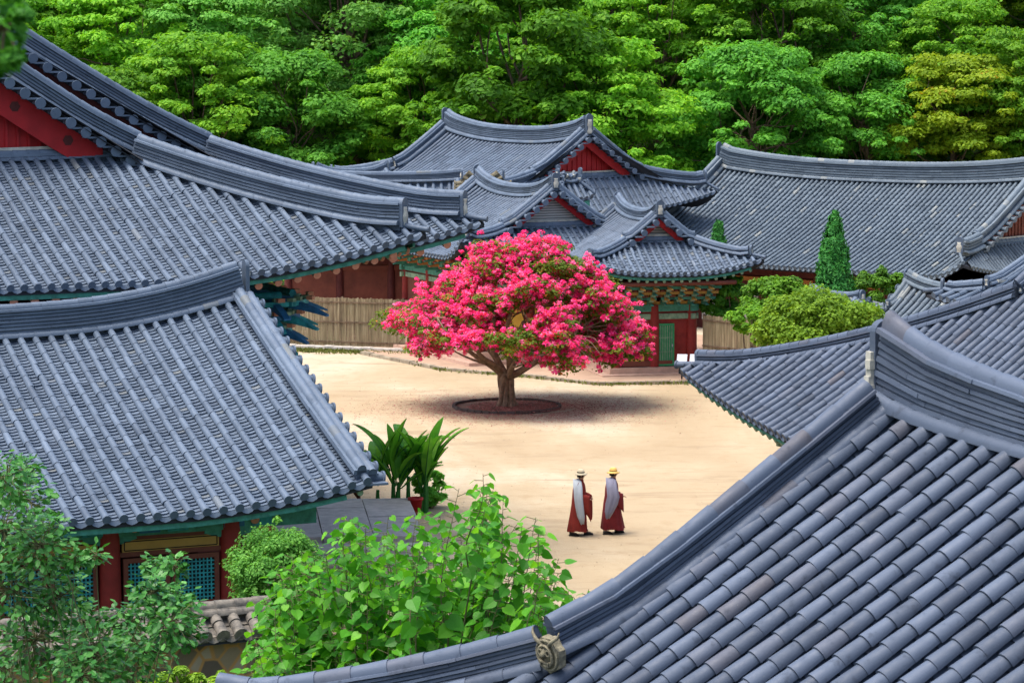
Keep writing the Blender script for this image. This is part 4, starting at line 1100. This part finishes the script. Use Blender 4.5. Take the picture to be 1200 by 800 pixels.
for (tu, tv) in tips:
    dd = rng.uniform(29.5, 33); tip = np.array(P(tu, tv + 6, dd)) - bl_
    L_ = rng.uniform(1.0, 1.7); root_ = tip + np.array([(-.25 * (tu - 480) / 200), rng.normal(0, .2), -1.0]) * L_
    p = limb(sb_, root_, tip, .009, .003, .04, 10, 6)
    limb(sb_, (rng.normal(0, .15), rng.normal(0, .15), 0), root_, .02, .009, .03, 8, 6)
    nn = int(23 * L_)
    for k in range(nn):
        t = (k + .5) / nn; q = p[min(9, int(t * 9))] + (p[min(9, int(t * 9) + 1)] - p[min(9, int(t * 9))]) * ((t * 9) % 1)
        a = k * 2.4 + rng.uniform(-.3, .3); out = np.array([math.cos(a), math.sin(a), rng.uniform(.0, .45)])
        pet = rng.uniform(.05, .13); s_ = q + out * pet
        sb_.tube([q, s_], .004, 4, cap=False)
        size = rng.uniform(.11, .20) * (1.05 - .45 * t)
        nr = unit(np.array([out[0] * .5, out[1] * .5, 1.0]) + rng.normal(0, .42, 3)); dr = unit(out - nr * (out @ nr))
        tone = rng.choice([.2, .4, .55, .7, 1.0], p=[.22, .3, .26, .15, .07]) + rng.normal(0, .05) + .12 * t
        heart_leaf(lf_, s_, unit(dr + np.array([0, 0, -.25])), nr, size, float(np.clip(tone, 0, 1)))
sb_.build('stems', TWIG, bs); lf_.build('leaves', LF_BIG, bs)

cm = empty('camellia', (P(60, 800, 30).x, 30, front_z(30))); tag(cm, 'glossy dark camellia filling the lower left corner', 'shrub')
sb_, lf_ = MB(), MB(); bl_ = np.array(cm.location)
for (cu, cv, cr, nn) in [(8,560,34,60),(30,585,38,60),(5,620,50,90),(48,640,40,80),(15,690,60,110),(65,700,42,90),(40,750,62,120),(110,765,45,90),(95,790,50,90),(10,800,60,90),(150,790,45,70),(150,728,30,60),(178,695,26,60),(200,730,36,80),(210,705,24,50),(165,760,38,70),(88,655,16,24),(112,650,14,14),(182,662,15,26),(205,662,16,24),(60,620,20,26),(222,740,16,24),(28,548,18,26),(100,730,28,50)]:
    dd = rng.uniform(28.5, 31.5); c = np.array(P(cu, cv, dd)) - bl_; r = cr / (FPX / dd)
    limb(sb_, (rng.normal(0, .3), rng.normal(0, .1) + .3, 0), c, .016, .004, .05, 8, 6)
    for k in range(int(nn * 3.6)):
        q = unit(rng.normal(0, 1, 3)); p = c + q * r * rng.uniform(.35, 1.1) * np.array([1, 1, .95])
        if k % 5 == 0: limb(sb_, c, p, .006, .003, .08, 4, 4)
        out = unit(q + rng.normal(0, .5, 3)); nr = unit(q * .4 + np.array([0, -.15, 1.0]) + rng.normal(0, .45, 3)); dr = unit(out - nr * (out @ nr))
        s_ = np.cross(nr, dr); L_ = rng.uniform(.075, .115); w_ = L_ * .26
        V = [p, p + dr * L_ * .35 + s_ * w_ + nr * .006, p + dr * L_ * .75 + s_ * w_ * .8, p + dr * L_, p + dr * L_ * .75 - s_ * w_ * .8, p + dr * L_ * .35 - s_ * w_ + nr * .006]
        lf_.add(V, [[0, 1, 2, 3], [0, 3, 4, 5]], float(np.clip(rng.normal(.45, .22), 0, 1)))
sb_.build('stems', TWIG, cm); lf_.build('leaves', LF_CAM, cm)

# low lime plants at the foot of the stone wall
shrub('low_shrub', 'bright lime low shrub below the stone wall at the bottom edge', (222, 778), 43, LF_LIME, .9, .8, 2.0, 40, 90, .06, tone=.45)
# overhanging branch close to the camera
ob_ = empty('overhanging_branch', (-2.3, 6.3, 4)); tag(ob_, 'out of focus dark green branch hanging in at the top left corner', 'branch')
sb_, lf_ = MB(), MB(); sb_.tube([(0, 0, 0), (.05, 0, 5), (0, 0, 11)], [.16, .13, .08], 9)
tgt = np.array(P(6, 30, 6.3)) - np.array(ob_.location)
limb(sb_, (0, 0, 9.0), tgt, .03, .006, .05)
for (cu, cv, cr) in [(4, 10, 26), (10, 45, 22), (2, 80, 20), (24, 22, 14), (-30, 40, 50), (14, 70, 14), (-40, 90, 40)]:
    c = np.array(P(cu, cv, 6.3 + rng.uniform(-.1, .1))) - np.array(ob_.location); r = cr / (FPX / 6.3)
    clump(lf_, c, r, 90, .018, .35, .9, aspect=2.0)
    limb(sb_, tgt, c, .004, .002, .05, 4, 4)
sb_.build('stem', BARK, ob_); lf_.build('leaves', LF_DEEP, ob_)

# banana plant in a red pot
bp = G(478, 600); bn = empty('banana_plant', (bp.x, bp.y, 0)); tag(bn, 'banana plant with tall upright leaves at the edge of the stone platform', 'plant')
sb_, lf_ = MB(), MB()
def blade(base, az, up0, L, W_, droop, tone):
    n = 12; t = np.linspace(0, 1, n); hx = np.array([math.cos(az), math.sin(az), 0])
    ang = up0 - droop * t ** 1.6
    seg_ = np.stack([np.cos(ang)[:, None] * hx + np.sin(ang)[:, None] * np.array([0, 0, 1.])], 0)[0] * (L / n)
    p = np.asarray(base) + np.cumsum(seg_, 0); side = np.array([-math.sin(az), math.cos(az), 0])
    w_ = W_ * np.clip(np.sin(np.clip((t - .12) / .88, 0, 1) ** .75 * math.pi), 0, 1) ** .6 + .012
    up_ = unit(np.cross(seg_, side)); up_ = np.where(up_[:, 2:3] < 0, -up_, up_)
    A = p + side * w_[:, None] + up_ * (w_ * .35)[:, None]; B = p - side * w_[:, None] + up_ * (w_ * .35)[:, None]
    V = np.concatenate([A, p, B])
    F = [[i, i + 1, n + i + 1, n + i] for i in range(n - 1)] + [[n + i, n + i + 1, 2 * n + i + 1, 2 * n + i] for i in range(n - 1)]
    tt = np.clip(tone + rng.normal(0, .08, len(F)), 0, 1); lf_.add(V, F, tt, 0, False)
    sb_.tube(p - up_ * .01, np.linspace(.022, .006, n), 5, cap=False)
for k in range(9):
    bx_ = rng.uniform(-1.0, .8) if k else 0; by_ = rng.uniform(-.3, .3); hh = rng.uniform(.5, 1.0)
    sb_.tube([(bx_, by_, 0), (bx_ + .02, by_, hh)], [.07, .045], 8)
    for q in range(4):
        blade((bx_, by_, hh), rng.uniform(0, 6.28), rng.uniform(1.1, 1.5), rng.uniform(1.2, 2.0), rng.uniform(.13, .21), rng.uniform(.3, 1.3), rng.uniform(.3, .9))
for az, up0, L_ in ((2.8, 1.35, 1.7), (2.2, 1.5, 1.9), (.5, 1.25, 1.6), (.2, 1.0, 1.4), (0, .7, 1.5), (3.3, 1.1, 1.5)):
    blade((-.3, -.1, .6), az, up0, L_, .17, .45, .6)
sb_.build('stalk', LF_PINE, bn); lf_.build('leaf', LF_BANANA, bn)
pp = G(487, 603); pt = empty('flower_pot', (pp.x, pp.y, 0)); tag(pt, 'glossy red flower pot at the foot of the banana plant', 'flower pot')
b = MB(); b.lathe([(.001, 0), (.13, 0), (.19, .42), (.215, .42), (.215, .48), (.17, .48), (.16, .40), (.001, .40)], m=20); b.build('pot', REDB, pt)
b = MB(); b.lathe([(.001, .43), (.165, .43)], m=16); b.build('soil', SOIL, pt)
shrub('potted_shrub', 'dark leafy shrub growing behind the red flower pot', (505, 545), 79.5, LF_DEEP, .55, 1.2, 0, 26, 80, .09, tone=.8)
# stone platform
b = MB()
for (x, y, hx, hy, z) in ((-5.1, 75.5, 2.6, 3.0, .42), (-4.9, 71.9, 2.9, .5, .28), (-4.8, 71.0, 3.1, .42, .14)):
    nx_ = 4; ny_ = max(1, int(hy / .75))
    for i in range(nx_):
        for j_ in range(ny_):
            qx, qy = (i + .5) / nx_ * 2 * hx - hx, (j_ + .5) / ny_ * 2 * hy - hy; c6, s6 = math.cos(R(6)), math.sin(R(6))
            zz = z + rng.uniform(-.012, .012)
            b.box((x + qx * c6 - qy * s6, y + qx * s6 + qy * c6, zz / 2 - .05), (hx / nx_ - .012, hy / ny_ - .012, zz / 2 + .05), rot=R(6))
tag(b.build('platform', STONE), kind='structure')

# ------------------------------------------------------------------ bamboo screens and the two notice boards
def screen(label, a, c, h, name='bamboo_screen', rails=2):
    a, c = np.array(a, float), np.array(c, float); L = np.linalg.norm(c - a); d = (c - a) / L; s_ = np.array([-d[1], d[0], 0])
    e = empty(name, tuple(a)); tag(e, label, 'fence'); b = MB(); n = int(L / .07)
    for i in range(n):
        q = d * (i + .5) * .07; hh = h + rng.normal(0, .015)
        b.box(q + (0, 0, hh / 2 + .08) + s_ * rng.normal(0, .008), (.031, .012, hh / 2), rot=math.atan2(d[1], d[0]))
    b.build('slats', BAMBOO, e)
    for k in range(rails):
        z = .25 + (h - .35) * (k / max(1, rails - 1)); b = MB(); b.beam(d * 0 + (0, 0, z) - s_ * .035, d * L + (0, 0, z) - s_ * .035, .035, .05); b.build('rail', BARK, e)
    np_ = max(2, int(L / 2.4)); me = None
    for k in range(np_ + 1):
        b = MB(); 
        if me is None: b.tube([(0, 0, 0), (0, 0, h + .12)], .055, 8); o = b.build('post', BARK, e); me = o.data
        else: o = bpy.data.objects.new('post', me); COL.objects.link(o); o.parent = e
        o.location = tuple(d * L * k / np_ + s_ * .09)
screen('tall bamboo screen left of the blossom tree, below the store hall', G(330, 405), G(545, 412), 2.0, rails=3)
screen('bamboo screen running right from the small hall behind the shrubs', (7.25, 109.6, 0), (12.6, 104.6, 0), 2.3, rails=3)
b = MB(); a0 = G(335, 408); a1 = G(540, 416)
for i in range(18):
    p0 = np.array(a0) + (np.array(a1) - np.array(a0)) * i / 18; p1 = np.array(a0) + (np.array(a1) - np.array(a0)) * (i + .97) / 18
    b.beam(p0 + (0, 0, .07), p1 + (0, 0, .07), .45, .18 + rng.uniform(-.03, .04))
tag(b.build('stone_edging', STONE), 'line of low stones along the foot of the left bamboo screen', 'stone edging')
for i, (px, lab) in enumerate(((799, 'left one of the two slanted grey boards by the eave corner'), (814, 'right one of the two slanted grey boards by the eave corner'))):
    q = G(px, 444, .13); e = empty('notice_board', (q.x, q.y, .13)); tag(e, lab, 'notice board', 'slanted boards beside the small hall')
    b = MB(); ax = np.array(Matrix.Rotation(R(-10), 3, 'Z') @ Matrix.Rotation(R(50), 3, 'X')); b.box((0, 0, .72), (.19, .25, .02), ax=ax); b.build('board', METAL, e)
    b = MB(); b.tube([(0, 0, 0), (0, .02, .7)], .03, 8); b.build('post', DARK, e)
# grass tufts along the screen foot and yard edge
gb_ = MB(); n = 1900
gx = np.concatenate([rng.uniform(-9.5, -1.2, 1500), rng.uniform(-4, 8, 400)]); gy = np.concatenate([rng.normal(118.6, .35, 1500) - (gx[:1500] + 9) * .25, np.interp(gx[1500:], [p_[0] for p_ in T0[:5]], [p_[1] for p_ in T0[:5]]) + rng.normal(-.2, .2, 400)])
leaf_quads(gb_, np.stack([gx, gy, np.full(n, .06)], 1), unit(rng.normal(0, 1, (n, 3)) * (1, 1, .3)), rng.uniform(.04, .10, n), rng.random(n), aspect=2.5)
tag(gb_.build('grass', GRASS), 'thin grass along the edges of the sand yard', 'grass', kind='stuff')

# ------------------------------------------------------------------ face tile at the foot of the near hall's verge
ft = MB(); MOSS = simple('lichened_clay', (.10, .095, .08), .9, .5, 18, c2=(.24, .215, .14), bmp=.8)
def face_tile(mb):
    an = np.linspace(0, 2 * math.pi, 21)[:-1]
    rr = .17 + .012 * np.sin(an * 7)
    f = np.stack([np.full(20, .05), np.cos(an) * rr, np.sin(an) * rr * 1.05], 1); k = f.copy(); k[:, 0] = -.04
    mb.add(np.concatenate([f, k]), [[i, (i + 1) % 20, 20 + (i + 1) % 20, 20 + i] for i in range(20)]); mb.add(f, [list(range(20))])
    for r_, x_ in ((.15, .06), (.105, .085)): mb.tube([(x_, r_ * math.cos(a), r_ * math.sin(a)) for a in np.linspace(0, 2 * math.pi, 20)], .014, 6, cap=False)
    for sg in (-1, 1):
        mb.lathe([(.001, .0), (.035, .01), (.045, .03), (.001, .06)], (0, 0, 0), 10); 
        mb.tube([(.09, sg * .055 + .03 * math.cos(a), .035 + .03 * math.sin(a)) for a in np.linspace(0, 2 * math.pi, 12)], .010, 6, cap=False)   # eyes
        mb.tube([(.06, sg * .05, .10), (.08, sg * .11, .15), (.05, sg * .19, .20), (.03, sg * .20, .25)], [.022, .02, .015, .006], 7)          # horns
        mb.tube([(.10, sg * .05, -.055), (.11, sg * .055, -.10)], [.012, .004], 6)                                                             # fangs
    mb.tube([(.07, 0, .07), (.12, 0, .01), (.10, 0, -.02)], [.02, .034, .02], 8)
    mb.tube([(.085, y, -.045 - .03 * (1 - (y / .1) ** 2)) for y in np.linspace(-.1, .1, 9)], .014, 6)
face_tile(ft)
ftx = -(rJ.a - .16); fty = -(rJ.wg + .03); ftz = float(rJ.zmain(np.array([ftx]), np.array([rJ.W - rJ.wg]))[0])
fo = ft.build('face_tile', MOSS, rtJ, (ftx + .10, fty - .07, ftz + .21)); fo.rotation_euler = (0, R(10), R(-78)); fo.scale = (.78, .78, .78)

# ------------------------------------------------------------------ the two walking monks
ROBE = simple('dark_red_robe', (.20, .022, .016), .85, .25, 5, bmp=.3)
ROBE2 = simple('wine_red_robe', (.15, .014, .018), .85, .25, 5, bmp=.3)
GREYC = simple('pale_grey_cloth', (.38, .42, .46), .85, .12, 4, bmp=.2)
GREYC2 = simple('lavender_grey_cloth', (.21, .21, .28), .85, .12, 4, bmp=.2)
SKIN = simple('skin', (.36, .20, .13), .6, .08, 3, bmp=0)
HAIR = simple('dark_hair', (.02, .016, .014), .8, .2, bmp=0)
STRAW = simple('yellow_straw', (.72, .46, .13), .8, .15, 20)
BEIGE = simple('beige_felt', (.55, .48, .33), .85, .12, 12)
BAND = simple('brown_band', (.10, .08, .05), .8, .1, bmp=0)
SHOE = simple('black_shoe', (.02, .018, .018), .6, .1, bmp=0)
def skin_mesh(name, pts, edges, rads, m, parent, sub=1):
    me = bpy.data.meshes.new(name + '_src'); me.from_pydata(pts, edges, []); me.update()
    o = bpy.data.objects.new('tmp', me); COL.objects.link(o)
    sk = o.modifiers.new('s', 'SKIN'); sk.use_smooth_shade = True
    for i, r_ in enumerate(rads): me.skin_vertices[0].data[i].radius = (r_, r_)
    me.skin_vertices[0].data[0].use_root = True
    sb = o.modifiers.new('u', 'SUBSURF'); sb.levels = sub; sb.render_levels = sub
    dg = bpy.context.evaluated_depsgraph_get(); dg.update()
    m2 = bpy.data.meshes.new_from_object(o.evaluated_get(dg)); bpy.data.objects.remove(o)
    m2.name = name; m2.materials.clear(); m2.materials.append(m); b = bpy.data.objects.new(name, m2); COL.objects.link(b); b.parent = parent
    return b
def person(loc, label, hatm, robem, drapem, style):
    """faces +x. joints in metres, z up"""
    e = empty('person', tuple(loc), R(12 if style else -6)); tag(e, label, 'person', 'monks crossing the sand yard')
    st = .19
    J, Ed, Rd = [], [], []
    def j(p, r_, par=None):
        J.append(tuple(p)); Rd.append(r_)
        if par is not None: Ed.append((par, len(J) - 1))
        return len(J) - 1
    pel = j((0, 0, .90), .13); w = j((.01, 0, 1.06), .115, pel); ch = j((.02, 0, 1.24), .135, w); nb = j((.03, 0, 1.40), .075, ch); nk = j((.05, 0, 1.46), .052, nb)
    h1 = j((.065, 0, 1.53), .078, nk); h2 = j((.07, 0, 1.61), .088, h1); h3 = j((.065, 0, 1.68), .062, h2)
    for sy in (-1, 1):
        f = st * (1 if sy > 0 else -1)
        hp = j((0, sy * .09, .86), .09, pel); kn = j((f * .55 + .03, sy * .095, .48), .058, hp); an = j((f * .95, sy * .095, .10), .038, kn); to = j((f * .95 + .13, sy * .10, .045), .030, an)
        sh = j((.02, sy * .17, 1.35), .062, nb); el = j((-.03 if style else .02, sy * .24, 1.09), .043, sh); wr = j((.25, sy * .13, 1.02) if style else (.24, sy * .15, 1.0), .027, el)
        pm = j(np.array(J[wr]) + (.06, -sy * .01, -.015), .030, wr)
        for q in range(4):
            b0 = j(np.array(J[pm]) + (.035, (q - 1.5) * .017, -.008), .0085, pm); b1 = j(np.array(J[b0]) + (.028 - .003 * abs(q - 1.3), 0, -.014), .0075, b0); j(np.array(J[b1]) + (.012, 0, -.022), .006, b1)
        t0 = j(np.array(J[wr]) + (.025, -sy * .03, .012), .010, wr); j(np.array(J[t0]) + (.028, -sy * .008, -.004), .008, t0)
    body_ = skin_mesh('body', J, Ed, Rd, SKIN, e)
    # face features
    b = MB(); b.tube([(.135, 0, 1.625), (.172, 0, 1.588), (.145, 0, 1.575)], [.010, .018, .012], 8)
    for sy in (-1, 1): b.tube([(.075, sy * .082, 1.575), (.072, sy * .092, 1.60), (.070, sy * .085, 1.63)], [.010, .016, .012], 8)
    b.build('nose_and_ears', SKIN, e)
    b = MB()
    for sy in (-1, 1): b.tube([(.146, sy * .032, 1.613), (.152, sy * .032, 1.613)], .009, 8)
    b.tube([(.150, -.02, 1.548), (.156, 0, 1.546), (.150, .02, 1.548)], .005, 6); b.build('eyes_and_mouth', HAIR, e)
    b = MB(); b.lathe([(.088, 1.545), (.096, 1.60), (.092, 1.66), (.05, 1.71), (.001, 1.715)], (.045, 0, 0), 16); b.build('hair', HAIR, e)
    # hat
    b = MB(); b.lathe([(.001, 1.765), (.07, 1.755), (.095, 1.725), (.102, 1.66), (.118, 1.652), (.175, 1.625), (.172, 1.618), (.10, 1.645)], (.055, 0, 0), 22); hat = b.build('hat', hatm, e)
    b = MB(); b.lathe([(.1035, 1.665), (.1045, 1.68), (.1025, 1.695)], (.055, 0, 0), 22); b.build('hat_band', BAND if style == 0 else OCHRE, hat)
    # robe: lofted rings with folds, open at hem
    prof = [(.13, .30, .27, .02), (.16, .295, .27, 0), (.45, .26, .235, .0), (.80, .215, .20, 0), (1.02, .18, .185, .01), (1.20, .175, .205, .015), (1.34, .15, .20, .02), (1.42, .095, .12, .04), (1.49, .066, .07, .055)]
    m = 40; an = np.arange(m) / m * 2 * math.pi; V = []
    for z, rx, ry, cx in prof:
        fold = 1 + (.10 * max(0, 1 - z / 1.25)) * (np.sin(an * 9 + z * 2.0 + style) + .5 * np.sin(an * 14 + 1))
        hem = .018 * np.sin(an * 3 + style) * (z < .2)
        rx = rx * (.86 if style == 0 and z < 1 else 1); cx = cx + (.05 * max(0, 1 - z) if style else -.05 * max(0, 1 - z))
        V.append(np.stack([cx + rx * fold * np.cos(an), ry * fold * np.sin(an), z + hem], 1))
    V = np.array(V).reshape(-1, 3); n = len(prof); b = MB()
    b.add(V, [[i * m + q, i * m + (q + 1) % m, (i + 1) * m + (q + 1) % m, (i + 1) * m + q] for i in range(n - 1) for q in range(m)], .5, 0, True)
    b.build('robe', robem, e)
    # wide hanging sleeves
    for sy in (-1, 1):
        sh, el, wr = np.array((.02, sy * .17, 1.35)), np.array((-.03 if style else .02, sy * .25, 1.09)), np.array((.23, sy * .14, 1.02) if style else (.22, sy * .16, 1.0))
        P_ = [sh, sh * .5 + el * .5, el, el * .4 + wr * .6, wr]; dr = [.07, .10, .20 if style else .26, .36 if style else .50, .44 if style else .62]; wd = [.085, .08, .075, .07, .065]
        V = []
        for p, d_, w_ in zip(P_, dr, wd):
            for a in np.linspace(0, 2 * math.pi, 13)[:-1]:
                dz = math.sin(a); V.append((p[0] + (.05 if style else .09) * (d_ > .3) + .03 * math.cos(a) + (.03 if dz < 0 else 0) * abs(dz), p[1] + w_ * math.cos(a), p[2] + (w_ * dz if dz > 0 else d_ * dz)))
        b = MB(); b.add(V, [[i * 12 + q, i * 12 + (q + 1) % 12, (i + 1) * 12 + (q + 1) % 12, (i + 1) * 12 + q] for i in range(4) for q in range(12)], .5, 0, True)
        b.add(V[-12:], [list(range(12))]); b.build('sleeve', robem, e)
    # grey cloth over the near shoulder, hanging beside the near arm (-y side)
    if style == 0: path = [((-.06, -.03, 1.50), .09), ((-.03, -.14, 1.46), .11), ((-.0, -.29, 1.32), .12), ((.02, -.37, 1.05), .115), ((.05, -.385, .80), .11), ((.09, -.39, .55), .10), ((.125, -.385, .36), .05)]
    else: path = [((-.05, -.03, 1.50), .10), ((-.04, -.16, 1.46), .14), ((-.05, -.31, 1.29), .15), ((-.02, -.37, 1.04), .17), ((-.07, -.375, .84), .17), ((-.13, -.37, .64), .12), ((-.17, -.35, .46), .05)]
    V = []; k = 9
    for q, (p, w_) in enumerate(path):
        for x_ in np.linspace(-1, 1, k):
            V.append((p[0] + w_ * x_, p[1] - .018 * math.cos(x_ * 7 + q * .6) + .03 * x_ * x_, p[2] + .015 * math.sin(x_ * 4)))
    V = np.array(V); n = len(path); V2 = V + (0, .014, 0); N_ = len(V)
    F = [[i * k + q, i * k + q + 1, (i + 1) * k + q + 1, (i + 1) * k + q] for i in range(n - 1) for q in range(k - 1)]
    rim = [i * k for i in range(n)] + [(n - 1) * k + q for q in range(1, k)] + [i * k + k - 1 for i in range(n - 2, -1, -1)] + [q for q in range(k - 2, 0, -1)]
    F += [[a + N_ for a in f[::-1]] for f in F] + [[rim[i], rim[(i + 1) % len(rim)], rim[(i + 1) % len(rim)] + N_, rim[i] + N_] for i in range(len(rim))]
    b = MB(); b.add(np.concatenate([V, V2]), F, .5, 0, True); b.build('shawl', drapem, e)
    if style:
        b = MB()
        for sy in (-1, 1): f = st * (1 if sy > 0 else -1); b.tube([(f * .5 + .04, sy * .095, .40), (f * .85 + .03, sy * .095, .12)], [.06, .06], 12)
        b.build('trousers', GREYC, e)
    for sy in (-1, 1):
        f = st * (1 if sy > 0 else -1) * .95; b = MB()
        b.tube([(f - .05, sy * .097, .055), (f + .02, sy * .098, .06), (f + .12, sy * .10, .04), (f + .19, sy * .10, .03)], [.045, .05, .042, .022], 10); b.box((f + .07, sy * .1, .012), (.13, .045, .012)); b.build('shoe', SHOE, e)
    return e
p1 = G(678, 627); p2 = G(716, 625)
person((p1.x, p1.y, 0), 'person in a dark red robe with a beige hat, walking behind the other', BEIGE, ROBE, GREYC, 0)
person((p2.x, p2.y, 0), 'person in a wine red robe with a yellow straw hat, walking ahead', STRAW, ROBE2, GREYC2, 1)

# small stones and leaf litter on the sand
pm = MB(); n = 1500
for i in range(n):
    y = rng.uniform(68, 112); x = rng.uniform(-.16, .17) * y
    r_ = rng.uniform(.010, .026); c = np.array([x, y, .004])
    pm.add(c + np.array([(r_, 0, 0), (-r_ * .5, r_ * .8, 0), (-r_ * .6, -r_ * .8, 0), (0, 0, r_ * .8)]), [[0, 1, 3], [1, 2, 3], [2, 0, 3]])
tag(pm.build('pebbles', simple('grey_brown_pebble', (.34, .26, .18), .9, .4, 2, bmp=0)), 'tiny stones strewn over the sand yard', 'pebbles', kind='stuff')
